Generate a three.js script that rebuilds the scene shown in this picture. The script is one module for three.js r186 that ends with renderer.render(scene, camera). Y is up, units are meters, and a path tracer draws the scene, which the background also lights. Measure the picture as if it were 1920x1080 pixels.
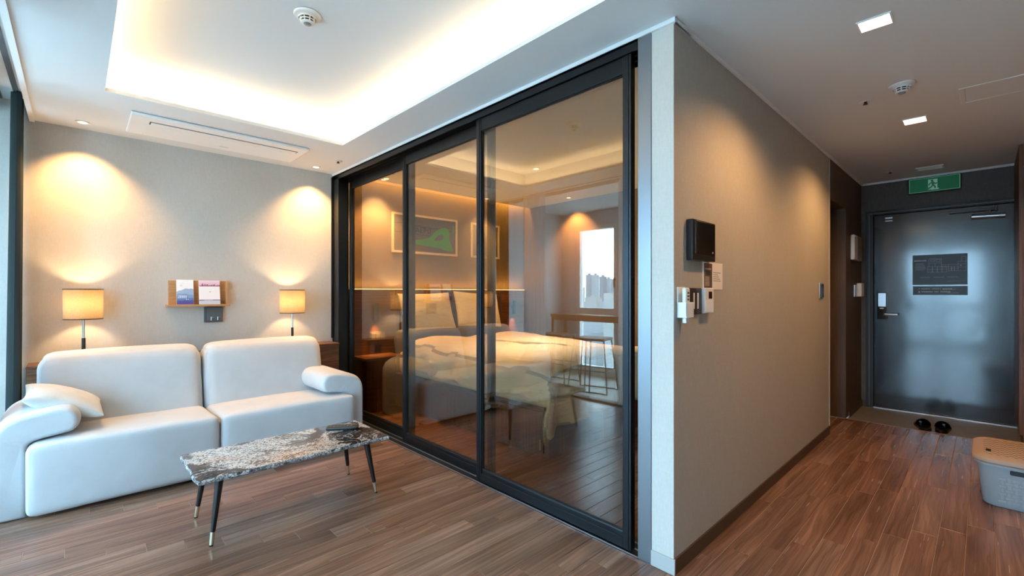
import * as THREE from 'three';
import { RoundedBoxGeometry } from 'three/addons/geometries/RoundedBoxGeometry.js';
import { mergeGeometries, mergeVertices, toCreasedNormals } from 'three/addons/utils/BufferGeometryUtils.js';
import { RectAreaLightUniformsLib } from 'three/addons/lights/RectAreaLightUniformsLib.js';

RectAreaLightUniformsLib.init();
// ------------------------------------------------------------------ camera, sky, exposure
// x runs along the corridor, b = -z runs from the camera towards the sofa wall, y is up (metres)
const scene = new THREE.Scene();
const renderer = new THREE.WebGLRenderer({ antialias: true });
renderer.toneMapping = THREE.LinearToneMapping;
renderer.toneMappingExposure = 1.0;
renderer.shadowMap.enabled = true;
const EYE = 1.1908, YAW = THREE.MathUtils.degToRad(46.127), FOCAL = 850.2;
const camera = new THREE.PerspectiveCamera(2 * Math.atan(540 / FOCAL) * 180 / Math.PI, 1920 / 1080, 0.05, 6000);
camera.position.set(0, EYE, 0);
camera.lookAt(Math.cos(YAW), EYE, -Math.sin(YAW));
camera.setViewOffset(1920, 1080, 0, -8.8, 1920, 1080);

// bright hazy overcast sky, the same all round
scene.background = new THREE.Color().setRGB(0.47, 0.76, 1.0);
scene.backgroundIntensity = 20.5;

const WARM = new THREE.Color().setRGB(1.0, 0.55, 0.20);      // lamp bulbs and downlights
const WARM_LED = new THREE.Color().setRGB(1.0, 0.73, 0.43);  // cove strips
const AMBER = new THREE.Color().setRGB(1.0, 0.58, 0.14);       // strips on the headboard wall
const COVE_LIGHT = 42, DOWN_LIGHT = 9.5, LAMP_LIGHT = 0.72, PANEL_LIGHT = 6.8, BED_DOWN = 30, BED_STRIP = 90;

// ------------------------------------------------------------------ helpers
let rngState = 12345;
const rnd = () => { rngState = (Math.imul(rngState, 1664525) + 1013904223) >>> 0; return rngState / 4294967296; };
const hash = (x, y, s) => { let h = Math.imul(x, 374761393) ^ Math.imul(y, 668265263) ^ Math.imul(s, 2147483647 ^ 0x5bd1e995); h = Math.imul(h ^ (h >>> 13), 1274126177); return ((h ^ (h >>> 16)) >>> 0) / 4294967296; };
function vnoise(x, y, px, py, s) {
  const xi = Math.floor(x), yi = Math.floor(y), fx = x - xi, fy = y - yi, u = fx * fx * (3 - 2 * fx), v = fy * fy * (3 - 2 * fy);
  const w = (a, p) => ((a % p) + p) % p, x0 = w(xi, px), x1 = w(xi + 1, px), y0 = w(yi, py), y1 = w(yi + 1, py);
  const a = hash(x0, y0, s), b = hash(x1, y0, s), c = hash(x0, y1, s), d = hash(x1, y1, s);
  return a + (b - a) * u + (c - a) * v + (a - b - c + d) * u * v;
}
// u, v in 0..1, px and py lattice cells across the tile
function fbm(u, v, px, py, s, oct = 4, gain = 0.5) {
  let t = 0, a = 1, n = 0;
  for (let i = 0; i < oct; i++) { t += a * vnoise(u * px, v * py, px, py, s + i * 17); n += a; a *= gain; px *= 2; py *= 2; }
  return t / n;
}
const lerp = (a, b, t) => a + (b - a) * t, clamp = (x, a = 0, b = 1) => Math.min(b, Math.max(a, x));
const mix3 = (a, b, t) => [lerp(a[0], b[0], t), lerp(a[1], b[1], t), lerp(a[2], b[2], t)];
function tex(w, h, fn, srgb = true) {
  const data = new Uint8Array(w * h * 4);
  for (let y = 0; y < h; y++) for (let x = 0; x < w; x++) {
    const c = fn(x / w, y / h), o = (y * w + x) * 4;
    data[o] = clamp(c[0], 0, 255); data[o + 1] = clamp(c[1], 0, 255); data[o + 2] = clamp(c[2], 0, 255); data[o + 3] = 255;
  }
  const t = new THREE.DataTexture(data, w, h);
  t.wrapS = t.wrapT = THREE.RepeatWrapping; t.magFilter = THREE.LinearFilter; t.minFilter = THREE.LinearMipmapLinearFilter; t.generateMipmaps = true;
  if (srgb) t.colorSpace = THREE.SRGBColorSpace;
  t.needsUpdate = true;
  return t;
}
const gray = (w, h, fn) => tex(w, h, (u, v) => { const g = fn(u, v) * 255; return [g, g, g]; }, false);
function print(w, h, draw) {
  const c = document.createElement('canvas'); c.width = w; c.height = h; draw(c.getContext('2d'), w, h);
  const t = new THREE.CanvasTexture(c); t.colorSpace = THREE.SRGBColorSpace; return t;
}
const std = (o) => new THREE.MeshStandardMaterial(o), phy = (o) => new THREE.MeshPhysicalMaterial(o);

const used = {};
function numbered(name) { const n = used[name] = (used[name] ?? -1) + 1; return n ? name + '_' + String(n).padStart(3, '0') : name; }
const shadows = (o) => { o.castShadow = true; o.receiveShadow = true; return o; };
function thing(name, label, category, [x, y, b] = [0, 0, 0], group) {
  const o = new THREE.Group(); o.name = numbered(name); o.position.set(x, y, -b); scene.add(o);
  o.userData = { label, category }; if (group) o.userData.group = group;
  return o;
}
function struct(name, label, [x, y, b] = [0, 0, 0]) {
  const o = new THREE.Group(); o.name = name; o.position.set(x, y, -b); scene.add(o);
  o.userData = { kind: 'structure', label };
  return o;
}
// geometry is given in world coordinates; it is moved into the axes of its (unturned) parent
function part(parent, name, geo, m, label) {
  const off = new THREE.Vector3(); for (let p = parent; p; p = p.parent) off.add(p.position);
  if (Array.isArray(geo)) geo = join(geo);
  geo.translate(-off.x, -off.y, -off.z);
  const o = shadows(new THREE.Mesh(geo, m)); o.name = name; parent.add(o);
  if (label) o.userData.label = label;
  return o;
}
function solo(name, label, category, geo, m, group) {
  if (Array.isArray(geo)) geo = join(geo);
  geo.computeBoundingBox(); const c = geo.boundingBox.getCenter(new THREE.Vector3()); c.y = geo.boundingBox.min.y;
  geo.translate(-c.x, -c.y, -c.z);
  const o = shadows(new THREE.Mesh(geo, m)); o.name = numbered(name); o.position.copy(c); scene.add(o);
  o.userData = { label, category }; if (group) o.userData.group = group;
  return o;
}
function shell(name, label, geo, m) {
  if (Array.isArray(geo)) geo = join(geo);
  const o = shadows(new THREE.Mesh(geo, m)); o.name = name; scene.add(o); o.userData = { kind: 'structure', label };
  return o;
}
function join(list) {
  return mergeGeometries(list.map((g) => { g = g.index ? g.toNonIndexed() : g; for (const k of Object.keys(g.attributes)) if (!['position', 'normal', 'uv'].includes(k)) g.deleteAttribute(k); return g; }));
}
// box between world limits, b = -z; bevel rounds its edges
function bx(x0, x1, y0, y1, b0, b1, bevel = 0, seg = 2) {
  const w = x1 - x0, h = y1 - y0, d = b1 - b0;
  const g = bevel ? new RoundedBoxGeometry(w, h, d, seg, Math.min(bevel, w / 2.01, h / 2.01, d / 2.01)) : new THREE.BoxGeometry(w, h, d);
  g.translate((x0 + x1) / 2, (y0 + y1) / 2, -(b0 + b1) / 2);
  return metric(g);
}
// uv in metres from the side a face points to; grain 'x' | 'y' | 'z': the texture's u runs along that axis
function metric(g, grain, du = 0, dv = 0) {
  const p = g.attributes.position, n = g.attributes.normal, uv = new Float32Array(p.count * 2);
  for (let i = 0; i < p.count; i++) {
    const ax = Math.abs(n.getX(i)), ay = Math.abs(n.getY(i)), az = Math.abs(n.getZ(i)), P = { x: p.getX(i), y: p.getY(i), z: p.getZ(i) };
    let [a, c] = ax >= ay && ax >= az ? ['z', 'y'] : ay >= az ? ['x', 'z'] : ['x', 'y'];
    if (grain && c === grain) [a, c] = [c, a];
    uv[i * 2] = P[a] + du; uv[i * 2 + 1] = P[c] + dv;
  }
  g.setAttribute('uv', new THREE.BufferAttribute(uv, 2));
  return g;
}
const V = (x, y, b) => new THREE.Vector3(x, y, -b);
function rod(a, c, r0, r1 = r0, seg = 12) {
  const d = c.clone().sub(a), g = new THREE.CylinderGeometry(r1, r0, d.length(), seg);
  g.applyQuaternion(new THREE.Quaternion().setFromUnitVectors(new THREE.Vector3(0, 1, 0), d.clone().normalize()));
  return g.translate((a.x + c.x) / 2, (a.y + c.y) / 2, (a.z + c.z) / 2);
}
function tube(points, r, n = 32, seg = 8, closed = false) { return new THREE.TubeGeometry(new THREE.CatmullRomCurve3(points, closed, 'catmullrom', 0.4), n, r, seg, closed); }
function lathe(profile, x, y, b, seg = 32) { return new THREE.LatheGeometry(profile.map(([r, h]) => new THREE.Vector2(r, h)), seg).translate(x, y, -b); }
// rounded block of cloth: subdivided, edges rounded by r, then shaped by fn(point, unit) in its own axes
function soft(w, h, d, r, fn, n = 14) {
  let g = new THREE.BoxGeometry(w, h, d, n, n, n); g.deleteAttribute('uv'); g.deleteAttribute('normal'); g = mergeVertices(g, 1e-5);
  const p = g.attributes.position, v = new THREE.Vector3(), q = new THREE.Vector3();
  for (let i = 0; i < p.count; i++) {
    v.fromBufferAttribute(p, i);
    const u = new THREE.Vector3(v.x / w * 2, v.y / h * 2, v.z / d * 2);
    // crowd vertices towards the edges
    for (const [k, L] of [['x', w], ['y', h], ['z', d]]) { const t = u[k]; v[k] = Math.sign(t) * (1 - Math.pow(Math.max(0, 1 - Math.abs(t)), 1.6)) * L / 2; }
    q.set(clamp(v.x, -w / 2 + r, w / 2 - r), clamp(v.y, -h / 2 + r, h / 2 - r), clamp(v.z, -d / 2 + r, d / 2 - r));
    const e = v.clone().sub(q); if (e.lengthSq() > 0) { const m = Math.max(Math.abs(e.x), Math.abs(e.y), Math.abs(e.z)); e.normalize().multiplyScalar(Math.min(r, m * 1.0)); v.copy(q).add(e); }
    if (fn) fn(v, u);
    p.setXYZ(i, v.x, v.y, v.z);
  }
  g.computeVertexNormals();
  return metric(g);
}
// closed sheet with thickness from fn(s, t) -> Vector3, s and t in 0..1
function sheet(fn, nu, nv, th) {
  const P = [], idx = [], N = (nu + 1) * (nv + 1), g0 = new THREE.BufferGeometry();
  for (let j = 0; j <= nv; j++) for (let i = 0; i <= nu; i++) { const q = fn(i / nu, j / nv); P.push(q.x, q.y, q.z); }
  for (let j = 0; j < nv; j++) for (let i = 0; i < nu; i++) { const a = j * (nu + 1) + i, c = a + nu + 1; idx.push(a, a + 1, c + 1, a, c + 1, c); }
  g0.setAttribute('position', new THREE.Float32BufferAttribute(P, 3)); g0.setIndex(idx); g0.computeVertexNormals();
  const n = g0.attributes.normal, all = P.slice(), ix = idx.slice();
  for (let i = 0; i < N; i++) all.push(P[i * 3] - n.getX(i) * th, P[i * 3 + 1] - n.getY(i) * th, P[i * 3 + 2] - n.getZ(i) * th);
  for (let k = 0; k < idx.length; k += 3) ix.push(idx[k] + N, idx[k + 2] + N, idx[k + 1] + N);
  const edge = []; for (let i = 0; i <= nu; i++) edge.push(i); for (let j = 1; j <= nv; j++) edge.push(j * (nu + 1) + nu); for (let i = nu - 1; i >= 0; i--) edge.push(nv * (nu + 1) + i); for (let j = nv - 1; j > 0; j--) edge.push(j * (nu + 1));
  for (let k = 0; k < edge.length; k++) { const a = edge[k], c = edge[(k + 1) % edge.length]; ix.push(a, a + N, c + N, a, c + N, c); }
  const g = new THREE.BufferGeometry(); g.setAttribute('position', new THREE.Float32BufferAttribute(all, 3)); g.setIndex(ix); g.computeVertexNormals();
  return metric(g);
}
function pillow(w, h, t, seed) {
  const n = 22, P = [], idx = [];
  const at = (u, v, s) => {
    const pin = (k) => 1 - 0.07 * (1 - k * k);
    const th = t / 2 * Math.pow(Math.max(0, (1 - u * u) * (1 - v * v)), 0.42) * (1 + 0.16 * (vnoise(u * 2.2 + 9, v * 2.2 + 9, 64, 64, seed + (s > 0 ? 0 : 5)) - 0.5));
    return [w / 2 * u * pin(v), h / 2 * v * pin(u), s * th];
  };
  for (const s of [1, -1]) { const o = P.length / 3; for (let j = 0; j <= n; j++) for (let i = 0; i <= n; i++) { const c = (k) => Math.sin((k / n - 0.5) * Math.PI); P.push(...at(c(i), c(j), s)); }
    for (let j = 0; j < n; j++) for (let i = 0; i < n; i++) { const a = o + j * (n + 1) + i, c = a + n + 1; s > 0 ? idx.push(a, a + 1, c + 1, a, c + 1, c) : idx.push(a, c + 1, a + 1, a, c, c + 1); } }
  let g = new THREE.BufferGeometry(); g.setAttribute('position', new THREE.Float32BufferAttribute(P, 3)); g.setIndex(idx); g = mergeVertices(g, 1e-5); g.computeVertexNormals();
  return metric(g);
}
function flat(w, h) { return new THREE.PlaneGeometry(w, h); }
// plane facing +z (towards the corridor), -x (towards the window) or up, at a world place
const facingFront = (x0, x1, y0, y1, b) => flat(x1 - x0, y1 - y0).translate((x0 + x1) / 2, (y0 + y1) / 2, -b);
const facingWindow = (x, y0, y1, b0, b1) => flat(b1 - b0, y1 - y0).rotateY(-Math.PI / 2).translate(x, (y0 + y1) / 2, -(b0 + b1) / 2);
function spot(parent, [x, y, b], intensity, angle, penumbra, color = WARM, to) {
  const l = new THREE.SpotLight(color, intensity, 0, angle, penumbra, 2), off = parent ? parent.position : new THREE.Vector3();
  l.position.set(x, y, -b).sub(off); l.target.position.set(...(to ? [to[0], to[1], -to[2]] : [x, 0, -b])).sub(off); l.castShadow = true; l.shadow.radius = 1.2; l.name = 'lamp_light';
  (parent || scene).add(l, l.target); return l;
}
function area(parent, [x, y, b], w, h, dir, intensity, color) {
  const l = new THREE.RectAreaLight(color, intensity, w, h), off = parent ? parent.position : new THREE.Vector3();
  l.position.set(x, y, -b).sub(off);
  if (dir === 'up') l.rotation.x = Math.PI / 2; else if (dir === 'down') l.rotation.x = -Math.PI / 2;
  l.name = 'lamp_light'; (parent || scene).add(l); return l;
}

// ------------------------------------------------------------------ materials
const REP = (t, x, y) => { t.repeat.set(x, y); return t; };
const woodGrain = (light, dark, s, streaks = 36, contrast = 1) => (u, v) => {
  const warp = (fbm(u, v, 3, 6, s, 3) - 0.5) * 0.16, g = fbm(u, v + warp, 2, streaks, s + 3, 4, 0.6), fine = fbm(u, v, 10, 160, s + 7, 2), broad = fbm(u, v, 2, 5, s + 11, 2);
  return mix3(dark, light, clamp((0.55 * g + 0.2 * fine + 0.35 * broad - 0.55) * 2.4 * contrast + 0.5));
};
const floorTex = REP(tex(1024, 512, woodGrain([166, 129, 107], [108, 80, 65], 11, 34, 0.95)), 1 / 1.55, 1 / 0.62);
const floorRough = REP(gray(512, 256, (u, v) => 0.19 + 0.1 * fbm(u, v, 6, 40, 5, 2)), 1 / 1.55, 1 / 0.62);
const PLANK = [0xffffff, 0xf4ece7, 0xf9f2ec, 0xe9e0da].map((c) => std({ color: c, map: floorTex, roughnessMap: floorRough, roughness: 1 }));
const SUBFLOOR = std({ color: 0xa98d78, roughness: 0.8 });
const paper = (lo, hi) => REP(tex(512, 512, (u, v) => { const k = 0.6 * fbm(u, v, 180, 30, 21, 2) + 0.4 * fbm(u, v, 40, 200, 22, 2) + 0.5 * (fbm(u, v, 5, 3, 25, 3) - 0.5) * 0.35; return mix3(lo, hi, clamp((k - 0.5) * 1.2 + 0.5)); }), 1 / 0.6, 1 / 0.6);
const paperBump = REP(gray(512, 512, (u, v) => 0.6 * fbm(u, v, 180, 30, 21, 2) + 0.4 * fbm(u, v, 40, 200, 22, 2)), 1 / 0.6, 1 / 0.6);
const WALLPAPER = std({ map: paper([197, 192, 183], [209, 204, 195]), bumpMap: paperBump, bumpScale: 0.0002, roughness: 0.8 });
const TAUPEPAPER = std({ map: paper([170, 164, 154], [183, 177, 167]), bumpMap: paperBump, bumpScale: 0.0002, roughness: 0.8 });
const darkPaperTex = REP(tex(256, 256, (u, v) => mix3([84, 84, 84], [100, 100, 99], fbm(u, v, 60, 20, 31, 3))), 1 / 0.5, 1 / 0.5);
const DARKPAPER = std({ map: darkPaperTex, roughness: 0.8 });
const BEDPAPER = std({ map: REP(tex(256, 256, (u, v) => mix3([124, 108, 90], [142, 126, 106], fbm(u, v, 70, 70, 33, 2))), 2, 2), roughness: 0.85 });
const CEILING = std({ color: 0xdfe0de, roughness: 0.9 });
const WHITE = std({ color: 0xeeeeec, roughness: 0.45 });
const WHITEWALL = std({ color: 0xdde0e0, roughness: 0.8 });
const PLASTIC = std({ color: 0xe9e7e2, roughness: 0.35 });
const GREYPLASTIC = std({ color: 0x55585a, roughness: 0.4 });
const BLACK = std({ color: 0x0e0e0f, roughness: 0.35 });
const RUBBER = std({ color: 0x0a0a0a, roughness: 0.8 });
const GLOSSBLACK = phy({ color: 0x090a0b, roughness: 0.12, clearcoat: 1, clearcoatRoughness: 0.05 });
const ALU = std({ color: 0x363a3e, roughness: 0.34, metalness: 0.9 });
const SILVER = std({ color: 0xc9cccf, roughness: 0.3, metalness: 0.9 });
const CHROME = std({ color: 0xd8d8d8, roughness: 0.12, metalness: 1 });
const BRASS = std({ color: 0xd6caae, roughness: 0.3, metalness: 0.9 });
const TINTED = phy({ color: new THREE.Color().setRGB(0.77, 0.69, 0.56), roughness: 0, transmission: 1, thickness: 0, ior: 1.9, specularIntensity: 1 });
const CLEAR = phy({ color: 0xfafdff, roughness: 0, transmission: 1, thickness: 0, ior: 1.45 });
const walnutTex = REP(tex(1024, 512, woodGrain([132, 89, 60], [70, 44, 30], 41, 46)), 1 / 1.2, 1 / 0.5);
const WALNUT = std({ map: walnutTex, roughness: 0.42 });
const oakTex = REP(tex(512, 256, woodGrain([205, 160, 108], [176, 126, 78], 51, 30, 0.8)), 1 / 0.6, 1 / 0.3);
const OAK = std({ map: oakTex, roughness: 0.5 });
const taupeTex = REP(tex(512, 256, woodGrain([104, 84, 68], [74, 58, 46], 61, 40, 0.8)), 1 / 0.9, 1 / 0.4);
const TAUPE = std({ map: taupeTex, roughness: 0.5 });
const TABLEWOOD = std({ map: REP(tex(512, 256, woodGrain([176, 142, 108], [140, 108, 80], 64, 30, 0.7)), 1 / 0.8, 1 / 0.4), roughness: 0.45 });
const BASEBOARD = std({ color: 0x4a3a30, roughness: 0.45 });
const weaveBump = (n, s) => gray(256, 256, (u, v) => 0.5 + 0.25 * Math.sin(u * n * 6.2832) * Math.sin(v * n * 6.2832) + 0.3 * (fbm(u, v, 32, 32, s, 3) - 0.5));
const SOFA = phy({ map: REP(tex(256, 256, (u, v) => mix3([190, 192, 193], [206, 208, 209], fbm(u, v, 6, 6, 71, 5))), 1.4, 1.4), bumpMap: REP(weaveBump(48, 72), 6, 6), bumpScale: 0.0006, roughness: 0.9, sheen: 0.5, sheenColor: new THREE.Color(0xffffff), sheenRoughness: 0.5 });
const CUSHION = std({ map: REP(tex(256, 256, (u, v) => mix3([205, 205, 200], [226, 226, 222], fbm(u, v, 8, 8, 75, 5))), 2, 2), bumpMap: REP(weaveBump(40, 76), 6, 6), bumpScale: 0.0008, roughness: 0.9 });
const LINEN = std({ map: REP(tex(256, 256, (u, v) => mix3([224, 221, 214], [238, 236, 231], fbm(u, v, 6, 6, 81, 5))), 1.5, 1.5), bumpMap: REP(gray(256, 256, (u, v) => fbm(u, v, 5, 9, 82, 5)), 2, 2), bumpScale: 0.012, roughness: 0.85 });
const granite = (u, v) => {
  const wx = fbm(u, v, 4, 4, 91, 4) - 0.5, wy = fbm(u, v, 4, 4, 92, 4) - 0.5, a = fbm(u + wx * 0.25, v + wy * 0.6, 3, 9, 93, 5, 0.58), fine = fbm(u, v, 90, 90, 94, 3, 0.7), vein = Math.abs(fbm(u + wx * 0.3, v + wy * 0.5, 4, 10, 97, 4) - 0.5);
  let t = clamp((a - 0.47) * 6 + 0.5); t = clamp(t + (fine - 0.5) * 1.7);
  let c = mix3([30, 28, 28], [212, 208, 202], t);
  c = mix3(c, [226, 222, 216], clamp(1 - vein * 26) * 0.75);
  const warm = clamp((fbm(u, v, 5, 5, 99, 3) - 0.56) * 5); c = mix3(c, [c[0], c[1] * 0.9, c[2] * 0.84], warm);
  return fbm(u, v, 150, 150, 95, 1) > 0.74 ? mix3(c, [20, 19, 20], 0.8) : c;
};
const GRANITE = phy({ map: REP(tex(1024, 1024, granite), 1 / 0.9, 1 / 0.9), roughness: 0.16, clearcoat: 0.5, clearcoatRoughness: 0.08 });
const GRANITE_EDGE = std({ map: REP(tex(512, 512, (u, v) => { const c = granite(u, v), k = fbm(u, v, 60, 60, 98, 3); return mix3(c, k > 0.5 ? [205, 208, 210] : [50, 52, 56], 0.45); }), 1 / 0.45, 1 / 0.45), roughness: 0.7 });
const SHADE = phy({ map: REP(tex(512, 512, (u, v) => mix3([118, 100, 74], [164, 142, 108], 0.5 * fbm(u, v, 30, 200, 101, 3) + 0.5 * fbm(u, v, 160, 20, 102, 3))), 3, 1), roughness: 0.95, transmission: 0.33, thickness: 0, side: THREE.DoubleSide });
const SHEER = phy({ color: 0xf2f5f7, roughness: 1, transmission: 0.6, thickness: 0, side: THREE.DoubleSide });
const DRAPE = std({ color: 0x26302f, roughness: 0.95 });
const TILE = std({ map: REP(tex(256, 256, (u, v) => mix3([120, 112, 100], [140, 131, 118], fbm(u, v, 20, 20, 111, 4))), 1, 1), roughness: 0.5 });
const PALETILE = std({ color: 0xcfd0cd, roughness: 0.4 });
const DOORSTEEL = phy({ color: 0x0c0f12, roughness: 0.2, clearcoat: 0.8, clearcoatRoughness: 0.1, ior: 1.6, bumpMap: REP(gray(256, 512, (u, v) => fbm(u, v, 6, 12, 121, 4)), 1, 0.5), bumpScale: 0.0009 });
const FRAMESTEEL = std({ color: 0x1d2022, roughness: 0.45 });
const lit = (color, k) => std({ color: 0xffffff, emissive: color, emissiveIntensity: k, roughness: 0.6 });
const LED_GLOW = lit(WARM_LED, 6), DOWN_GLOW = lit(new THREE.Color().setRGB(1, 0.85, 0.62), 6), PANEL_GLOW = lit(new THREE.Color().setRGB(1, 0.86, 0.62), 5), BULB_GLOW = lit(new THREE.Color().setRGB(1, 0.8, 0.5), 5);

// ------------------------------------------------------------------ structure
const H = 2.35, XW = 1.82, BC = 0.9075, BE = 1.009, BS = 4.43, XE = 4.592, XD = 6.067, XR = 4.5;
const OPENX = -0.42, WINX = -1.65, BACK = -1.8;

// plank floor: boards along x, each its own mesh
{
  const floor = struct('floor', 'brown wood plank floor of the living room, corridor and bedroom');
  part(floor, 'subfloor', [bx(OPENX, XE + 0.01, -0.03, -0.0022, BACK, BS), bx(XE + 0.01, 5.262, -0.03, -0.0022, BACK, 1.06)], SUBFLOOR, 'pale joint filler between boards');
  const w = 0.0968, L = 0.775, list = [];
  for (let k = -19; k <= 46; k++) {
    const b0 = 0.058 + w * k, b1 = b0 + w; if (b1 < BACK || b0 > BS) continue;
    const j = 3.16 - 0.137 * k, spans = [];
    if (b1 <= BC + 0.03) spans.push([OPENX, 5.262, Math.max(b0, BACK), Math.min(b1, BC)]);
    else { spans.push([OPENX, XW - 0.008, b0, Math.min(b1, BS)]); if (b1 > BE) spans.push([1.967, XR, Math.max(b0, BE), Math.min(b1, BS)]); }
    if (b0 < BC && b1 > BC) { spans.length = 0; spans.push([OPENX, XW - 0.008, b0, b1], [XW - 0.008, 5.262, b0, BC]); }
    for (const [xa, xb, ba, bb] of spans) {
      if (bb - ba < 0.004) continue;
      for (let n = Math.floor((xa - j) / L) - 1; ; n++) {
        const p0 = Math.max(xa, j + n * L), p1 = Math.min(xb, j + (n + 1) * L);
        if (j + n * L >= xb) break; if (p1 - p0 < 0.01) continue;
        list.push([p0, p1, ba, bb]);
      }
    }
  }
  for (let b = 0.9075; b < 1.03; b += 0.0605) list.push([4.615, 5.24, b, b + 0.06]);
  const board = (x0, x1, b0, b1, du, dv) => {       // chamfered board, top at y = 0
    const g = 0.0011, c = 0.0012, X0 = x0 + g, X1 = x1 - g, Z0 = -b1 + g, Z1 = -b0 - g, y = -0.0012, B = -0.004;
    const ring = (i, h) => [[X0 + i, h, Z0 + i], [X1 - i, h, Z0 + i], [X1 - i, h, Z1 - i], [X0 + i, h, Z1 - i]], A = ring(c, 0), M = ring(0, y), D = ring(0, B), P = [], N = [], UV = [];
    const quad = (p, q, r, s, n) => { for (const t of [p, q, r, p, r, s]) { P.push(...t); N.push(...n); UV.push(t[0] + du, t[2] + dv); } };
    quad(A[0], A[3], A[2], A[1], [0, 1, 0]);
    const dirs = [[0, 0, -1], [1, 0, 0], [0, 0, 1], [-1, 0, 0]];
    for (let i = 0; i < 4; i++) { const k = (i + 1) % 4, d = dirs[i]; quad(A[i], A[k], M[k], M[i], [d[0] * 0.707, 0.707, d[2] * 0.707]); quad(M[i], M[k], D[k], D[i], d); }
    const geo = new THREE.BufferGeometry();
    geo.setAttribute('position', new THREE.Float32BufferAttribute(P, 3)); geo.setAttribute('normal', new THREE.Float32BufferAttribute(N, 3)); geo.setAttribute('uv', new THREE.Float32BufferAttribute(UV, 2));
    return geo;
  };
  // the boards that show largest come first
  const score = ([x0, x1, b0, b1]) => {
    const x = (x0 + x1) / 2, b = (b0 + b1) / 2, f = x * Math.cos(YAW) + b * Math.sin(YAW), r = x * Math.sin(YAW) - b * Math.cos(YAW);
    if (f < 0.3 || Math.abs(r / f) > 1.35 || 1.19 / f > 0.85) return 1e3 - f;
    return f + (b > 3.45 && x < 1.75 ? 60 : 0) + (x > 1.95 && b > BE ? 3 : 0) + (x > 2.5 && b > 2.3 ? 40 : 0);
  };
  list.sort((p, q) => score(p) - score(q));
  const rest = [];
  list.forEach((p, i) => {
    const geo = board(...p, rnd() * 1.55, rnd() * 0.62), m = PLANK[Math.floor(rnd() * 3.6)];
    if (i < 300) part(floor, 'plank', geo, m); else rest.push(geo);
  });
  const o = part(floor, 'floor_boards', rest, PLANK[0]); o.userData.kind = 'stuff'; o.userData.label = 'further wood floor boards';
}
shell('floor_entry', 'beige grey tile floor of the entry, one step lower', bx(5.262, XD + 0.2, -0.06, -0.018, -0.6, BC), TILE);
shell('floor_balcony', 'pale tile floor of the window bay', bx(WINX - 0.1, OPENX - 0.1, -0.06, 0, BACK, BS), PALETILE);
shell('trim_entry_step', 'thin beige edge strip between wood floor and entry tile', bx(5.255, 5.268, -0.05, 0.002, -0.6, BC), std({ color: 0x9b8874, roughness: 0.5 }));
shell('trim_threshold', 'brown threshold between living room and window bay', bx(OPENX - 0.1, OPENX + 0.001, -0.04, 0.018, BACK, BS, 0.004), TAUPE);

// walls
shell('wall_back', 'sofa and bedroom wall with beige grey wallpaper', bx(OPENX - 0.02, 1.86, -0.05, 2.6, BS, BS + 0.12), WALLPAPER);
shell('wall_bay_end', 'white end wall of the window bay', bx(WINX - 0.1, OPENX - 0.02, -0.05, 2.6, BS, BS + 0.12), WHITEWALL);
shell('wall_headboard', 'bedroom wall behind the bed, brown wallpaper', bx(1.86, XD + 0.3, -0.05, 2.6, BS, BS + 0.12), BEDPAPER);
shell('wall_corridor', 'taupe wallpapered wall between corridor and bedroom', bx(XW + 0.003, XE, -0.03, H + 0.05, BC, BE), TAUPEPAPER);
shell('wall_end', 'narrow cream end face of the corridor wall', bx(XW, XW + 0.003, 0, H, BC, BE), WALLPAPER);
shell('wall_bedroom', 'right wall of the bedroom', bx(XR, XE, -0.03, H + 0.05, BE, BS), BEDPAPER);
{
  const w = struct('wall_panelling', 'dark brown panelled wall between bathroom door and entry');
  part(w, 'header_panel', metric(bx(XE + 0.012, 5.372, 2.01, H + 0.05, BC, BE + 0.05), 'x'), TAUPE);
  part(w, 'side_panel', metric(bx(5.372, XD + 0.1, -0.05, H + 0.05, BC, BE + 0.05), 'y'), TAUPE);
}
{
  const d = struct('door_5', 'brown recessed bathroom door beside the corridor wall');
  part(d, 'leaf', metric(bx(4.62, 5.25, 0.003, 2.0, 1.035, 1.07), 'y'), TAUPE);
  part(d, 'jamb', metric(bx(5.25, 5.368, 0, 2.01, BC - 0.004, 1.05, 0.003), 'y'), TAUPE);
  part(d, 'jamb', metric(bx(XE + 0.013, 4.62, 0, 2.01, BC - 0.002, 1.05), 'y'), TAUPE);
  part(d, 'head_jamb', metric(bx(4.62, 5.25, 1.985, 2.01, BC - 0.002, 1.05), 'x'), TAUPE);
}
shell('trim_corner', 'pale metal corner bead at the end of the taupe wall', bx(XE, XE + 0.012, 0, H - 0.02, BC - 0.006, BE), std({ color: 0xb9ada0, roughness: 0.4 }));
shell('wall_entry', 'dark grey wall around the entry door', [bx(XD, XD + 0.12, 2.045, H + 0.05, -0.6, BC + 0.05), bx(XD, XD + 0.12, -0.06, 2.045, 0.868, BC + 0.05), bx(XD, XD + 0.12, -0.06, 2.045, -0.6, -0.245)], DARKPAPER);
shell('wall_outer', 'stairwell wall behind the entry door', [bx(XD + 0.13, XD + 0.25, -0.06, 2.6, -0.72, BC + 0.2)], DARKPAPER);
shell('wall_right', 'wall behind the laundry basket', bx(2.4, XD + 0.12, -0.06, H + 0.05, -0.72, -0.6), TAUPEPAPER);
shell('wall_kitchen', 'wall beside the camera', bx(2.4, 2.52, -0.06, H + 0.05, BACK, -0.72), TAUPEPAPER);
shell('wall_front', 'wall behind the camera', bx(WINX - 0.1, 2.52, -0.06, 2.6, BACK - 0.12, BACK), TAUPEPAPER);

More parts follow.
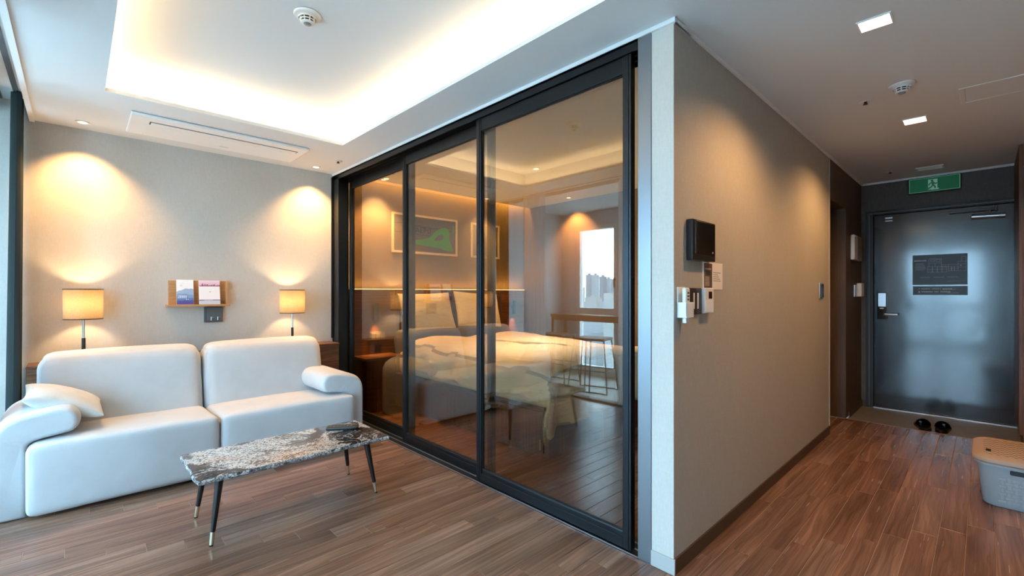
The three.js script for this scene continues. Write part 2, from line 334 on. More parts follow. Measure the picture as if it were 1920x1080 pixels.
// ceiling with the lit tray
const CX0 = 0.12, CX1 = 1.512, CB0 = 0.62, CB1 = 3.5;
{
  const c = struct('ceiling', 'white ceiling with a lit recessed tray over the sofa');
  part(c, 'soffit', [
    bx(-0.2, CX0, H, H + 0.022, BACK, BS), bx(CX0, CX1, H, H + 0.022, CB1, BS), bx(CX0, CX1, H, H + 0.022, BACK, CB0),
    bx(CX1, XW, H, H + 0.022, BACK, BS), bx(XW, XD + 0.1, H, H + 0.06, BACK, 1.0),
  ], CEILING);
  const t = 0.15, top = H + 0.19;
  part(c, 'tray', [
    bx(CX0 - t, CX1 + t, top, top + 0.04, CB0 - t, CB1 + t), bx(CX0 - t - 0.02, CX0 - t, H + 0.022, top + 0.04, CB0 - t, CB1 + t), bx(CX1 + t, CX1 + t + 0.02, H + 0.022, top + 0.04, CB0 - t, CB1 + t),
    bx(CX0 - t, CX1 + t, H + 0.022, top + 0.04, CB1 + t, CB1 + t + 0.02), bx(CX0 - t, CX1 + t, H + 0.022, top + 0.04, CB0 - t - 0.02, CB0 - t),
  ], CEILING);
  part(c, 'bedroom_ceiling', [bx(XW, XR + 0.1, H, H + 0.06, 1.0, 4.33), bx(XW, XR + 0.1, H + 0.1, H + 0.16, 4.33, BS), bx(XW, XR + 0.1, H, H + 0.16, 4.31, 4.33)], CEILING);
  part(c, 'curtain_box', [bx(OPENX - 0.02, -0.2, H + 0.11, H + 0.14, BACK, BS), bx(-0.2, -0.18, H + 0.03, H + 0.14, BACK, BS), bx(OPENX - 0.02, OPENX, H, H + 0.14, BACK, BS)], CEILING);
  part(c, 'curtain_box_edge', bx(-0.225, -0.2, H - 0.012, H + 0.03, BACK, BS - 0.001), WHITE);
  part(c, 'bay_ceiling', bx(WINX - 0.1, OPENX - 0.02, H, H + 0.06, BACK, BS), CEILING);
  part(c, 'roof_slab', bx(WINX - 0.12, XD + 0.3, 2.6, 2.66, BACK - 0.12, BS + 0.12), CEILING);
}
// cove strips, hidden behind the lip
{
  const strips = [[CX0 - 0.075, CX0 - 0.055, CB0 - 0.05, CB1 + 0.05], [CX1 + 0.055, CX1 + 0.075, CB0 - 0.05, CB1 + 0.05], [CX0 - 0.03, CX1 + 0.03, CB1 + 0.055, CB1 + 0.075], [CX0 - 0.03, CX1 + 0.03, CB0 - 0.075, CB0 - 0.055]];
  const where = ['window side', 'glass partition side', 'sofa wall side', 'side nearest the camera'];
  strips.forEach(([x0, x1, b0, b1], i) => {
    const t = thing('cove_light_strip', 'warm light strip hidden in the ceiling tray, ' + where[i], 'light strip', [(x0 + x1) / 2, H + 0.023, (b0 + b1) / 2], 'cove light strips');
    part(t, 'led_strip_light', bx(x0, x1, H + 0.023, H + 0.031, b0, b1), LED_GLOW);
    area(t, [(x0 + x1) / 2, H + 0.0325, (b0 + b1) / 2], x1 - x0, b1 - b0, 'up', COVE_LIGHT, WARM_LED);
  });
}
// crown trims and baseboards
shell('trim_1', 'white crown trim over the glass partition', bx(XW - 0.012, XW + 0.15, H - 0.02, H, BC - 0.012, BS, 0.003), WHITE);
shell('trim_2', 'white crown trim along the corridor wall', bx(XW, XD, H - 0.02, H, BC - 0.012, BC, 0.003), WHITE);
shell('trim_3', 'white crown trim over the entry door', bx(XD - 0.012, XD, H - 0.02, H, -0.6, BC - 0.012, 0.003), WHITE);
shell('baseboard_corridor', 'dark brown baseboard along the corridor wall', bx(XW - 0.001, XE, 0, 0.066, BC - 0.009, BC, 0.002), BASEBOARD);
shell('baseboard_end', 'pale grey baseboard on the narrow wall end', bx(XW - 0.009, XW, 0, 0.066, BC - 0.009, BE, 0.002), std({ color: 0xb4b4b1, roughness: 0.45 }));
shell('baseboard_entry', 'dark baseboard in the entry', [bx(5.376, XD, -0.018, 0.05, BC - 0.009, BC), bx(XD - 0.009, XD, -0.018, 0.05, 0.87, BC)], BASEBOARD);
shell('baseboard_bedroom', 'baseboard of the bedroom right wall', bx(XR - 0.009, XR, 0, 0.066, BE, BS - 0.05), BASEBOARD);

// window wall of the bay: five windows
{
  const wins = [[3.47, 4.15], [2.68, 3.36], [1.89, 2.57], [0.75, 1.43], [-0.02, 0.66]];
  const cols = [[4.15, BS], [3.36, 3.47], [2.57, 2.68], [1.43, 1.89], [0.66, 0.75], [BACK, -0.02]];
  shell('wall_window', 'outer wall of the window bay', [bx(WINX - 0.1, WINX, -0.06, 0.09, BACK, BS), bx(WINX - 0.1, WINX, 2.14, 2.6, BACK, BS), ...cols.map(([a, c]) => bx(WINX - 0.1, WINX, 0.09, 2.14, a, c))], WHITEWALL);
  wins.forEach(([a, c], i) => {
    const w = struct('window_' + (i + 1), ['tall bay window beside the bay end wall', 'tall bay window behind the bar table', 'tall bay window behind the sheer curtain', 'tall bay window between the wide pier and the camera side', 'tall bay window nearest the camera side wall'][i], [WINX - 0.05, 0.09, (a + c) / 2]), f = 0.05, x0 = WINX - 0.075, x1 = WINX + 0.012;
    part(w, 'stile', bx(x0, x1, 0.09, 2.14, a, a + f, 0.004), WHITE); part(w, 'stile', bx(x0, x1, 0.09, 2.14, c - f, c, 0.004), WHITE);
    part(w, 'rail', bx(x0, x1, 0.09, 0.09 + f, a + f, c - f), WHITE); part(w, 'rail', bx(x0, x1, 2.14 - f, 2.14, a + f, c - f), WHITE); part(w, 'transom', bx(x0, x1, 0.87, 0.97, a + f, c - f), WHITE);
    part(w, 'pane', bx(x0 + 0.03, x0 + 0.036, 0.97, 2.14 - f, a + f, c - f), CLEAR); part(w, 'pane', bx(x0 + 0.03, x0 + 0.036, 0.09 + f, 0.87, a + f, c - f), CLEAR);
    part(w, 'handle', [bx(x1, x1 + 0.03, 1.36, 1.39, a + 0.015, a + 0.035, 0.004), bx(x1 + 0.02, x1 + 0.034, 1.26, 1.39, a + 0.015, a + 0.035, 0.004)], BLACK);
  });
}

// ------------------------------------------------------------------ glass partition
{
  const f = struct('trim_partition_frame', 'dark metal frame and tracks of the sliding glass partition');
  part(f, 'head_track', [bx(XW - 0.006, XW + 0.002, 2.283, 2.33, BE + 0.065, BS), bx(XW - 0.006, 1.965, 2.318, 2.33, BE + 0.065, BS), ...[1.863, 1.909, 1.957].map((x) => bx(x, x + 0.006, 2.285, 2.318, BE + 0.065, BS))], ALU);
  part(f, 'floor_track', [bx(XW - 0.008, 1.967, -0.003, 0.0025, BE + 0.065, BS)], std({ color: 0x23262a, roughness: 0.4, metalness: 0.4 }));
  part(f, 'track_edge', [XW - 0.008, 1.864, 1.911].map((x) => bx(x, x + 0.005, 0, 0.007, BE + 0.065, BS)), SILVER, 'bright metal edges of the floor track');
  part(f, 'right_jamb', [bx(XW - 0.006, 1.967, 0, 2.33, BE, BE + 0.065, 0.002)], std({ color: 0x8a9096, roughness: 0.38, metalness: 0.9 }));
  part(f, 'left_jamb', [bx(XW - 0.006, 1.917, 0, 2.318, 4.29, BS, 0.002), bx(XW - 0.02, XW - 0.006, 0.75, 2.318, 4.41, BS, 0.002)], ALU);
  const panel = (n, x, b0, b1, label) => {
    const d = struct('door_' + n, label, [x + 0.0175, 0.009, (b0 + b1) / 2]), x1 = x + 0.035, s = 0.045, y0 = 0.009, y1 = 2.283;
    const stile = (ba, bb) => [bx(x, x1, y0, y1, ba, bb, 0.003), bx(x - 0.004, x + 0.001, y0 + 0.002, y1 - 0.002, ba + 0.012, bb - 0.012, 0.002)];
    part(d, 'stile', stile(b0, b0 + s), ALU); part(d, 'stile', stile(b1 - s, b1), ALU);
    part(d, 'top_rail', [bx(x + 0.003, x1, 2.205, y1 - 0.001, b0 + s, b1 - s, 0.002)], ALU);
    part(d, 'bottom_rail', [bx(x + 0.001, x1, y0, 0.058, b0 + s, b1 - s, 0.002), bx(x + 0.008, x1 - 0.006, 0.05, 0.085, b0 + s, b1 - s, 0.008, 3)], ALU);
    part(d, 'pane', bx(x + 0.014, x + 0.02, 0.08, 2.21, b0 + s - 0.004, b1 - s + 0.004), TINTED, 'bronze tinted glass pane');
    part(d, 'gasket', [bx(x + 0.011, x + 0.023, 0.084, 0.09, b0 + s, b1 - s), bx(x + 0.011, x + 0.023, 2.2, 2.205, b0 + s, b1 - s), bx(x + 0.011, x + 0.023, 0.085, 2.205, b0 + s, b0 + s + 0.004), bx(x + 0.011, x + 0.023, 0.085, 2.205, b1 - s - 0.004, b1 - s)], RUBBER);
  };
  panel(1, 1.919, 3.145, 4.285, 'leftmost sliding glass door of the partition, on the rear track');
  panel(2, 1.872, 2.13, 3.205, 'middle sliding glass door of the partition');
  panel(3, 1.825, 1.115, 2.225, 'rightmost sliding glass door of the partition, on the front track');
}

// ------------------------------------------------------------------ entry door
{
  const d = struct('door_4', 'dark blue grey steel entry door in a black frame', [XD, -0.015, 0.3]);
  part(d, 'door_frame', [bx(XD - 0.012, XD + 0.1, -0.018, 2.045, 0.805, 0.868, 0.003), bx(XD - 0.012, XD + 0.1, -0.018, 2.045, -0.245, -0.206, 0.003), bx(XD - 0.012, XD + 0.1, 2.003, 2.045, -0.206, 0.805, 0.003)], FRAMESTEEL);
  part(d, 'frame_bead', [bx(XD - 0.014, XD - 0.008, 0, 2.012, 0.838, 0.842), bx(XD - 0.014, XD - 0.008, 2.02, 2.024, -0.24, 0.842)], std({ color: 0x8a8d8f, roughness: 0.4 }));
  part(d, 'threshold', bx(XD - 0.03, XD + 0.1, -0.018, -0.006, -0.206, 0.805, 0.002), SILVER, 'thin bright steel threshold');
  const leaf = new THREE.BoxGeometry(0.045, 1.998, 1.0, 1, 64, 40), p = leaf.attributes.position;
  const dents = [[0.42, 0.105, 0.03], [0.31, 0.095, 0.03], [0.62, 0.66, 0.035], [0.2, 0.42, 0.03], [0.55, 1.05, 0.04], [0.05, 0.8, 0.035]];
  for (let i = 0; i < p.count; i++) if (p.getX(i) < 0) for (const [db, dy, r] of dents) { const e = Math.hypot(p.getZ(i) + 0.3 - 0.3 - (0.3 - db), p.getY(i) + 1.0 - dy); p.setX(i, p.getX(i) + 0.0006 * Math.exp(-e * e / r / r)); }
  leaf.computeVertexNormals(); leaf.translate(XD + 0.03, 0.998, -0.3); metric(leaf);
  part(d, 'leaf', leaf, DOORSTEEL);
  const X = XD + 0.0075;
  const lock = part(d, 'digital_lock', bx(X - 0.028, X, 0.915, 1.195, 0.692, 0.772, 0.006), GLOSSBLACK, 'black digital door lock with silver upper cover');
  part(lock, 'cover', bx(X - 0.034, X - 0.027, 1.045, 1.188, 0.7, 0.766, 0.004), SILVER); part(lock, 'key_badge', bx(X - 0.03, X - 0.027, 1.022, 1.034, 0.72, 0.752), PLASTIC);
  part(lock, 'lever', [rod(V(X - 0.028, 0.968, 0.705), V(X - 0.06, 0.968, 0.705), 0.011), bx(X - 0.066, X - 0.048, 0.957, 0.979, 0.602, 0.712, 0.006)], CHROME);
  const cl = part(d, 'door_closer', [rod(V(X - 0.035, 1.9, 0.078), V(X - 0.035, 1.893, -0.136), 0.022), bx(X - 0.04, X, 1.88, 1.915, -0.06, 0.02, 0.004)], SILVER, 'silver door closer with black arm');
  part(cl, 'arm', [bx(X - 0.05, X - 0.036, 1.948, 1.968, -0.085, 0.235, 0.004), bx(X - 0.045, X - 0.033, 1.912, 1.955, -0.045, -0.03, 0.003), rod(V(X - 0.045, 1.94, -0.08), V(X - 0.045, 1.985, -0.08), 0.012)], GREYPLASTIC);
  part(d, 'top_bracket', [bx(X - 0.02, X, 1.955, 1.972, 0.65, 0.71, 0.003), bx(X - 0.014, X, 1.928, 1.94, 0.65, 0.71, 0.003)], SILVER);
  const plan = print(780, 590, (g, W, Hh) => {
    g.fillStyle = '#1c2228'; g.fillRect(0, 0, W, Hh); g.strokeStyle = '#9aa4aa'; g.fillStyle = '#b9c2c6'; g.lineWidth = 4;
    const R = (x, y, w, h) => g.strokeRect(x, y, w, h);
    R(240, 85, 180, 80); R(240, 165, 90, 70); R(330, 165, 90, 70); R(225, 235, 270, 55); R(225, 290, 270, 55); for (let i = 1; i < 4; i++) { R(225 + i * 68, 235, 2, 110); } R(265, 105, 60, 30); R(345, 100, 55, 40);
    R(420, 205, 100, 40); R(520, 205, 130, 40); R(520, 245, 130, 40); R(520, 285, 130, 40); R(650, 150, 110, 50); R(650, 200, 110, 60); R(650, 260, 110, 65); R(700, 55, 60, 95); R(560, 245, 3, 80); R(600, 245, 3, 80);
    g.beginPath(); g.arc(690, 225, 10, 0, 7); g.fill();
    for (let i = 0; i < 7; i++) { g.fillRect(28 + i * 26, 102, 20, 22); g.clearRect(33 + i * 26, 108, 9, 5); } g.fillStyle = '#8c969b';
    for (let i = 0; i < 6; i++) g.fillRect(40, 165 + i * 25, 130 + (i * 37 % 30), 7);
    for (let i = 0; i < 26; i++) if (i % 9 < 7) g.fillRect(110 + i * 22, 440 - (i * 13 % 4), 16, 8);
    for (let i = 0; i < 14; i++) g.fillRect(510 + i * 17, 520, 12, 6);
  });
  part(d, 'evacuation_plan', facingWindow(X - 0.0012, 1.268, 1.565, 0.105, 0.496), std({ map: plan, roughness: 0.4 }), 'dark evacuation floor plan notice with white line drawing');
  const notice = print(780, 170, (g, W, Hh) => {
    g.fillStyle = '#20262c'; g.fillRect(0, 0, W, Hh); g.strokeStyle = '#8c969b'; g.lineWidth = 3; g.strokeRect(14, 12, W - 28, Hh - 24); g.fillStyle = '#b9c2c6';
    for (let i = 0; i < 20; i++) if (i !== 6 && i !== 13) g.fillRect(130 + i * 22, 44, 15, 16);
    for (let i = 0; i < 20; i++) if (i !== 8 && i !== 12) g.fillRect(130 + i * 21, 100, 15, 18);
    g.beginPath(); g.moveTo(75, 122); g.lineTo(95, 92); g.lineTo(115, 122); g.fill(); g.fillRect(85, 44, 22, 8); g.fillRect(430, 64, 190, 4); g.fillRect(500, 128, 160, 4);
  });
  part(d, 'warning_notice', facingWindow(X - 0.0012, 1.168, 1.256, 0.104, 0.494), std({ map: notice, roughness: 0.4 }), 'narrow dark warning notice below the floor plan');
}

// ------------------------------------------------------------------ sofa
{
  const s = thing('sofa', 'white two seat fabric sofa in front of the wooden ledge', 'sofa', [0.685, 0, 3.8]);
  part(s, 'plinth', bx(-0.25, 1.62, 0, 0.025, 3.52, 4.1), RUBBER);
  const seat = (x0, x1, sd) => {
    const w = x1 - x0, g = soft(w, 0.375, 0.56, 0.038, (v, u) => {
      if (v.y > 0) { v.y += 0.016 * (1 - u.x * u.x) * (1 - u.z * u.z * 0.6) - 0.028 * clamp((1 - u.z) / 2) + 0.006 * (vnoise(v.x * 6 + 9, v.z * 6 + 9, 64, 64, sd) - 0.5); }
      if (u.z > 0.6) v.z += 0.008 * (1 - u.x * u.x) * (1 - u.y * u.y) + 0.006 * (vnoise(v.x * 7 + 3, v.y * 7 + 3, 64, 64, sd + 2) - 0.5);
    }, 18);
    return g.translate((x0 + x1) / 2, 0.2075, -(3.405 + 0.28));
  };
  part(s, 'seat_cushion', seat(-0.19, 0.673, 1), SOFA); part(s, 'seat_cushion', seat(0.677, 1.575, 2), SOFA);
  const back = (x0, x1, sd) => {
    const w = x1 - x0, g = soft(w, 0.52, 0.2, 0.07, (v, u) => {
      v.z -= (v.y + 0.26) * 0.24; if (u.z > 0) v.z += 0.018 * (1 - u.x * u.x) * (1 - u.y * u.y) + 0.008 * (vnoise(v.x * 5 + 3, v.y * 5 + 3, 64, 64, sd) - 0.5);
      if (u.y > 0) v.y += 0.012 * (1 - u.x * u.x) - 0.02 * Math.pow(Math.abs(u.x), 6);
    }, 18);
    return g.translate((x0 + x1) / 2, 0.545, -3.985);
  };
  part(s, 'back_cushion', back(-0.175, 0.672, 5), SOFA); part(s, 'back_cushion', back(0.678, 1.545, 6), SOFA);
  const arm = (m) => {
    const q = new THREE.Shape(), X = (x) => (m > 0 ? x : 1.37 - x);
    q.moveTo(X(1.575), 0.02); q.lineTo(X(1.655), 0.02); q.bezierCurveTo(X(1.665), 0.02, X(1.667), 0.03, X(1.667), 0.05); q.lineTo(X(1.667), 0.40);
    q.bezierCurveTo(X(1.667), 0.47, X(1.635), 0.505, X(1.58), 0.52); q.bezierCurveTo(X(1.52), 0.535, X(1.44), 0.55, X(1.40), 0.535); q.bezierCurveTo(X(1.365), 0.515, X(1.365), 0.455, X(1.40), 0.44);
    q.bezierCurveTo(X(1.47), 0.425, X(1.575), 0.43, X(1.575), 0.37); q.lineTo(X(1.575), 0.02);
    let g = new THREE.ExtrudeGeometry(q, { depth: 0.53, bevelEnabled: true, bevelThickness: 0.06, bevelSize: 0.03, bevelOffset: -0.006, bevelSegments: 8, curveSegments: 14, steps: 8 });
    g.translate(0, 0, -4.08); g.deleteAttribute('uv'); g = toCreasedNormals(g, 1.2);
    return metric(g);
  };
  part(s, 'arm', arm(1), SOFA); part(s, 'arm', arm(-1), SOFA);
}
{
  const o = solo('throw_pillow', 'small off white throw pillow lying on the left sofa arm', 'pillow', pillow(0.36, 0.36, 0.14, 3), CUSHION);
  o.position.set(-0.045, 0.545, -3.57); o.rotation.set(-1.5, 0.05, -0.42, 'ZYX');
}

// ------------------------------------------------------------------ coffee table
{
  const t = thing('coffee_table', 'low coffee table with black and white granite top and splayed legs', 'table', [0.872, 0, 2.7]);
  const n = 96, out = [], x0 = 0.398, x1 = 1.35, b0 = 2.465, b1 = 2.93, sh = new THREE.Shape();
  const per = (k) => { const L = [x1 - x0, b1 - b0, x1 - x0, b1 - b0], tot = L[0] * 2 + L[1] * 2; let d = k / n * tot; if (d < L[0]) return [x0 + d, b0]; d -= L[0]; if (d < L[1]) return [x1, b0 + d]; d -= L[1]; if (d < L[2]) return [x1 - d, b1]; d -= L[2]; return [x0, b1 - d]; };
  for (let k = 0; k < n; k++) { const [x, b] = per(k); out.push([x + (rnd() - 0.5) * 0.006, b + (rnd() - 0.5) * 0.006]); }
  const ring = (y, grow, jit) => out.map(([x, b]) => [x + Math.sign(x - 0.874) * grow + (rnd() - 0.5) * jit, y + (rnd() - 0.5) * jit * 0.7, -(b + Math.sign(b - 2.7) * grow + (rnd() - 0.5) * jit)]);
  const rings = [ring(0.335, 0, 0).map((p) => [p[0], 0.335, p[2]]), ring(0.328, 0.005, 0.003), ring(0.319, 0.004, 0.005), ring(0.312, -0.004, 0.003)];
  const topG = new THREE.BufferGeometry(), P = [], up = rings[0], low = rings[3];
  for (let k = 0; k < n; k++) { const a = up[k], c = up[(k + 1) % n]; P.push(0.874, 0.335, -2.7, ...a, ...c); }
  topG.setAttribute('position', new THREE.Float32BufferAttribute(P, 3)); topG.computeVertexNormals(); metric(topG);
  const E = []; for (let r = 0; r < 3; r++) for (let k = 0; k < n; k++) { const a = rings[r][k], c = rings[r][(k + 1) % n], d = rings[r + 1][(k + 1) % n], e = rings[r + 1][k]; E.push(...a, ...e, ...d, ...a, ...d, ...c); }
  for (let k = 0; k < n; k++) E.push(0.874, 0.312, -2.7, ...low[(k + 1) % n], ...low[k]);
  const edgeG = new THREE.BufferGeometry(); edgeG.setAttribute('position', new THREE.Float32BufferAttribute(E, 3)); edgeG.computeVertexNormals(); metric(edgeG);
  const tt = part(t, 'tabletop', topG, GRANITE); part(tt, 'rough_edge', edgeG, GRANITE_EDGE, 'rough chipped granite edge');
  for (const [fx, fb, tx, tb] of [[0.457, 2.515, 0.50, 2.55], [0.457, 2.89, 0.50, 2.86], [1.29, 2.51, 1.245, 2.55], [1.29, 2.89, 1.245, 2.86]]) {
    const foot = V(fx, 0, fb), top = V(tx, 0.312, tb), mid = foot.clone().lerp(top, 0.2), cap = foot.clone().lerp(top, 0.02);
    const leg = part(t, 'leg', rod(mid, top, 0.0105, 0.0185, 16), BLACK);
    part(leg, 'metal_tip', [rod(cap, mid, 0.0085, 0.0112, 16)], BRASS, 'pale brass foot tip'); part(leg, 'foot_pad', rod(foot, cap, 0.008, 0.008, 12), RUBBER);
  }
  const r = thing('remote_control', 'black remote control on the granite coffee table', 'remote', [1.205, 0.3355, 2.785]);
  r.rotation.y = -0.62;
  const g = soft(0.19, 0.024, 0.056, 0.009, null, 8); const body = shadows(new THREE.Mesh(g.translate(0, 0.011, 0), BLACK)); body.name = 'body'; r.add(body);
  const btn = new THREE.CylinderGeometry(0.0045, 0.0045, 0.003, 10), bm = std({ color: 0x6a6e72, roughness: 0.5 });
  for (let i = 0; i < 7; i++) for (let j = -1; j <= 1; j++) { const o = shadows(new THREE.Mesh(btn, i === 0 && j === 0 ? std({ color: 0xb8452e, roughness: 0.5 }) : bm)); o.name = 'button'; o.position.set(-0.07 + i * 0.02, 0.0225, j * 0.013); r.add(o); }
}

// ------------------------------------------------------------------ ledge, lamps, shelf
{
  const l = thing('wall_ledge', 'walnut ledge running along the wall behind the sofa', 'ledge', [0.74, 0, 4.315]);
  part(l, 'front_panel', metric(bx(-0.228, 1.782, 0, 0.705, 4.2, BS - 0.001, 0.003), 'x'), WALNUT);
  part(l, 'top_board', metric(bx(-0.23, 1.785, 0.705, 0.72, 4.196, BS - 0.001, 0.003), 'x', 0.3, 0.2), WALNUT);
}
function lamp(x, b, label) {
  const t = thing('table_lamp', label, 'lamp', [x, 0.7205, b], 'table lamps behind the sofa');
  part(t, 'base', lathe([[0, 0], [0.065, 0], [0.067, 0.006], [0.06, 0.014], [0.012, 0.02], [0, 0.02]], x, 0.7205, b), BLACK);
  part(t, 'pole', rod(V(x, 0.83, b), V(x, 1.09, b), 0.0075), CHROME); part(t, 'sleeve', rod(V(x, 0.735, b), V(x, 0.88, b), 0.0105), BLACK);
  const sh = part(t, 'shade', lathe([[0.101, 0], [0.103, 0.205]], x, 1.01, b, 48), SHADE, 'drum shade of dark linen glowing from within');
  part(sh, 'shade_rim', lathe([[0.099, 0], [0.103, 0], [0.103, 0.006], [0.099, 0.006], [0.099, 0]], x, 1.008, b, 48), BLACK); part(sh, 'shade_rim', lathe([[0.101, 0], [0.105, 0], [0.105, 0.006], [0.101, 0.006], [0.101, 0]], x, 1.211, b, 48), BLACK);
  part(sh, 'spider', [0, 2.094, 4.189].map((a) => rod(V(x, 1.085, b), V(x + 0.1 * Math.cos(a), 1.2, b + 0.1 * Math.sin(a)), 0.0015, 0.0015, 6)), BLACK);
  part(t, 'bulb', new THREE.SphereGeometry(0.027, 20, 14).translate(x, 1.115, -b), BULB_GLOW, 'glowing lamp bulb');
  const p = new THREE.PointLight(new THREE.Color().setRGB(1, 0.66, 0.33), LAMP_LIGHT); p.name = 'bulb_light'; p.position.set(0, 1.115 - 0.7205, 0); p.castShadow = true; p.shadow.radius = 1.2; t.add(p);
}
lamp(0.037, 4.28, 'table lamp with glowing linen drum shade at the curtain end of the ledge');
lamp(1.393, 4.28, 'table lamp with glowing linen drum shade beside the glass partition');
{
  const s = thing('wall_shelf', 'small oak display shelf mounted on the wall above the sofa', 'shelf', [0.715, 1.085, 4.37]);
  part(s, 'back_panel', metric(bx(0.52, 0.912, 1.095, 1.288, 4.412, BS - 0.0005, 0.002), 'x'), OAK);
  part(s, 'side_panel', metric(bx(0.9, 0.914, 1.095, 1.288, 4.37, 4.412, 0.002), 'y'), OAK);
  part(s, 'board', metric(bx(0.502, 0.918, 1.082, 1.096, 4.31, BS - 0.0005, 0.002), 'x'), OAK);
  const leaflet = (x0, x1, h, label, draw) => {
    const t = thing('brochure', label, 'brochure', [(x0 + x1) / 2, 1.0965, 4.36]), w = x1 - x0;
    const g = new RoundedBoxGeometry(w, h, 0.006, 1, 0.001).translate(0, h / 2, -0.003), o = shadows(new THREE.Mesh(g, std({ color: 0xe8e8e6, roughness: 0.5 }))); o.name = 'pages';
    const c = shadows(new THREE.Mesh(flat(w - 0.002, h - 0.002).translate(0, h / 2, 0.0006), std({ map: print(260, 480, draw), roughness: 0.35 }))); c.name = 'cover_print';
    t.add(o, c); t.rotation.x = -0.16;
  };
  leaflet(0.566, 0.678, 0.2, 'brochure with a blue mountain cover on the wall shelf', (g, W, Hh) => {
    g.fillStyle = '#f2f5f8'; g.fillRect(0, 0, W, Hh); g.fillStyle = '#e1e6ec'; g.fillRect(60, 60, 60, 8); g.fillRect(50, 90, 40, 40);
    const hill = (y, a, c, s) => { g.fillStyle = c; g.beginPath(); g.moveTo(0, Hh); for (let x = 0; x <= W; x += 5) g.lineTo(x, y - a * Math.sin(x / W * 3.1 + s) - 6 * Math.sin(x / 17)); g.lineTo(W, Hh); g.fill(); };
    hill(210, 40, '#9db6d6', -0.6); hill(290, 22, '#7f9fc8', 0.5); hill(345, 18, '#5d7fb4', 1.1); hill(410, 10, '#41549c', 0); hill(440, 8, '#5a4a9e', 0.7);
    g.fillStyle = '#e6eef6'; for (let i = 0; i < 8; i++) g.fillRect(15 + i * 18, 330 - (i * 29 % 30), 8, 30 + (i * 29 % 30)); g.fillRect(140, 370, 10, 24); g.fillRect(165, 375, 16, 10);
  });
  leaflet(0.712, 0.858, 0.196, 'white brochure with a pink skyline strip on the wall shelf', (g, W, Hh) => {
    g.fillStyle = '#f4f3f6'; g.fillRect(0, 0, W, Hh); const q = g.createLinearGradient(0, 0, 0, 120); q.addColorStop(0, '#efdcea'); q.addColorStop(1, '#e2aec6'); g.fillStyle = q; g.fillRect(0, 0, W, 118);
    g.fillStyle = '#7d3f5c'; g.fillRect(38, 62, 12, 48); for (let i = 0; i < 14; i++) g.fillRect(10 + i * 18, 100 - (i * 31 % 26), 13, 18 + (i * 31 % 26)); g.fillRect(70, 66, 6, 40);
    g.fillStyle = '#c9ccd6'; g.beginPath(); g.arc(135, 230, 12, 0, 7); g.fill(); g.fillStyle = '#9fb4cf'; g.fillRect(0, 385, W, 24); g.fillStyle = '#c6d3e2'; g.fillRect(0, 405, W, 75); g.fillStyle = '#6d86ad'; g.fillRect(0, 392, 60, 16); g.fillRect(170, 390, 90, 14);
  });
  const k = thing('wall_hook_plate', 'dark grey wall plate with two chrome hooks below the oak shelf', 'hook plate', [0.82, 0.948, 4.42]);
  part(k, 'plate', bx(0.755, 0.885, 0.948, 1.074, 4.405, BS - 0.0005, 0.003), GREYPLASTIC); part(k, 'panel', bx(0.771, 0.88, 0.96, 1.07, 4.4, 4.406, 0.002), std({ color: 0x66696b, roughness: 0.35 }));
  for (const x of [0.797, 0.843]) part(k, 'hook', [rod(V(x, 0.985, 4.4), V(x, 0.985, 4.375), 0.004), rod(V(x, 0.965, 4.377), V(x, 0.995, 4.375), 0.0035), rod(V(x, 0.988, 4.376), V(x + 0.016, 0.988, 4.376), 0.003)], CHROME);
}

// ------------------------------------------------------------------ curtains
const curtain = (x, b0, b1, amp, waves, y0, y1, lean = 0) => sheet((s, t) => {
  const b = lerp(b0, b1, s), y = lerp(y0, y1, t), k = 1 - 0.25 * t;
  return V(x + amp * k * Math.sin(s * waves * 6.2832) + amp * 0.25 * Math.sin(s * waves * 2.7 + 1) - lean * (1 - t), y, b);
}, Math.ceil(waves * 12), 16, 0.0016);
{
  const box = H + 0.1;
  solo('blackout_curtain', 'dark green black curtain gathered at the sofa wall', 'curtain', curtain(-0.272, 4.17, 4.41, 0.03, 3.5, 0.03, box, 0.02), DRAPE);
  solo('sheer_curtain', 'white sheer curtain gathered beside the dark curtain', 'curtain', curtain(-0.355, 3.62, 4.0, 0.028, 6, 0.03, box, 0.01), SHEER);
  solo('sheer_curtain', 'white sheer curtain gathered midway along the window bay', 'curtain', curtain(-0.36, 2.2, 2.62, 0.022, 6, 0.03, box), SHEER);
  for (const [x, l] of [[-0.272, 'white curtain rail nearer the room'], [-0.357, 'white curtain rail nearer the windows']]) solo('curtain_rail', l, 'curtain rail', bx(x - 0.012, x + 0.012, box, H + 0.11, BACK + 0.1, BS - 0.02), GREYPLASTIC, 'curtain rails');
}

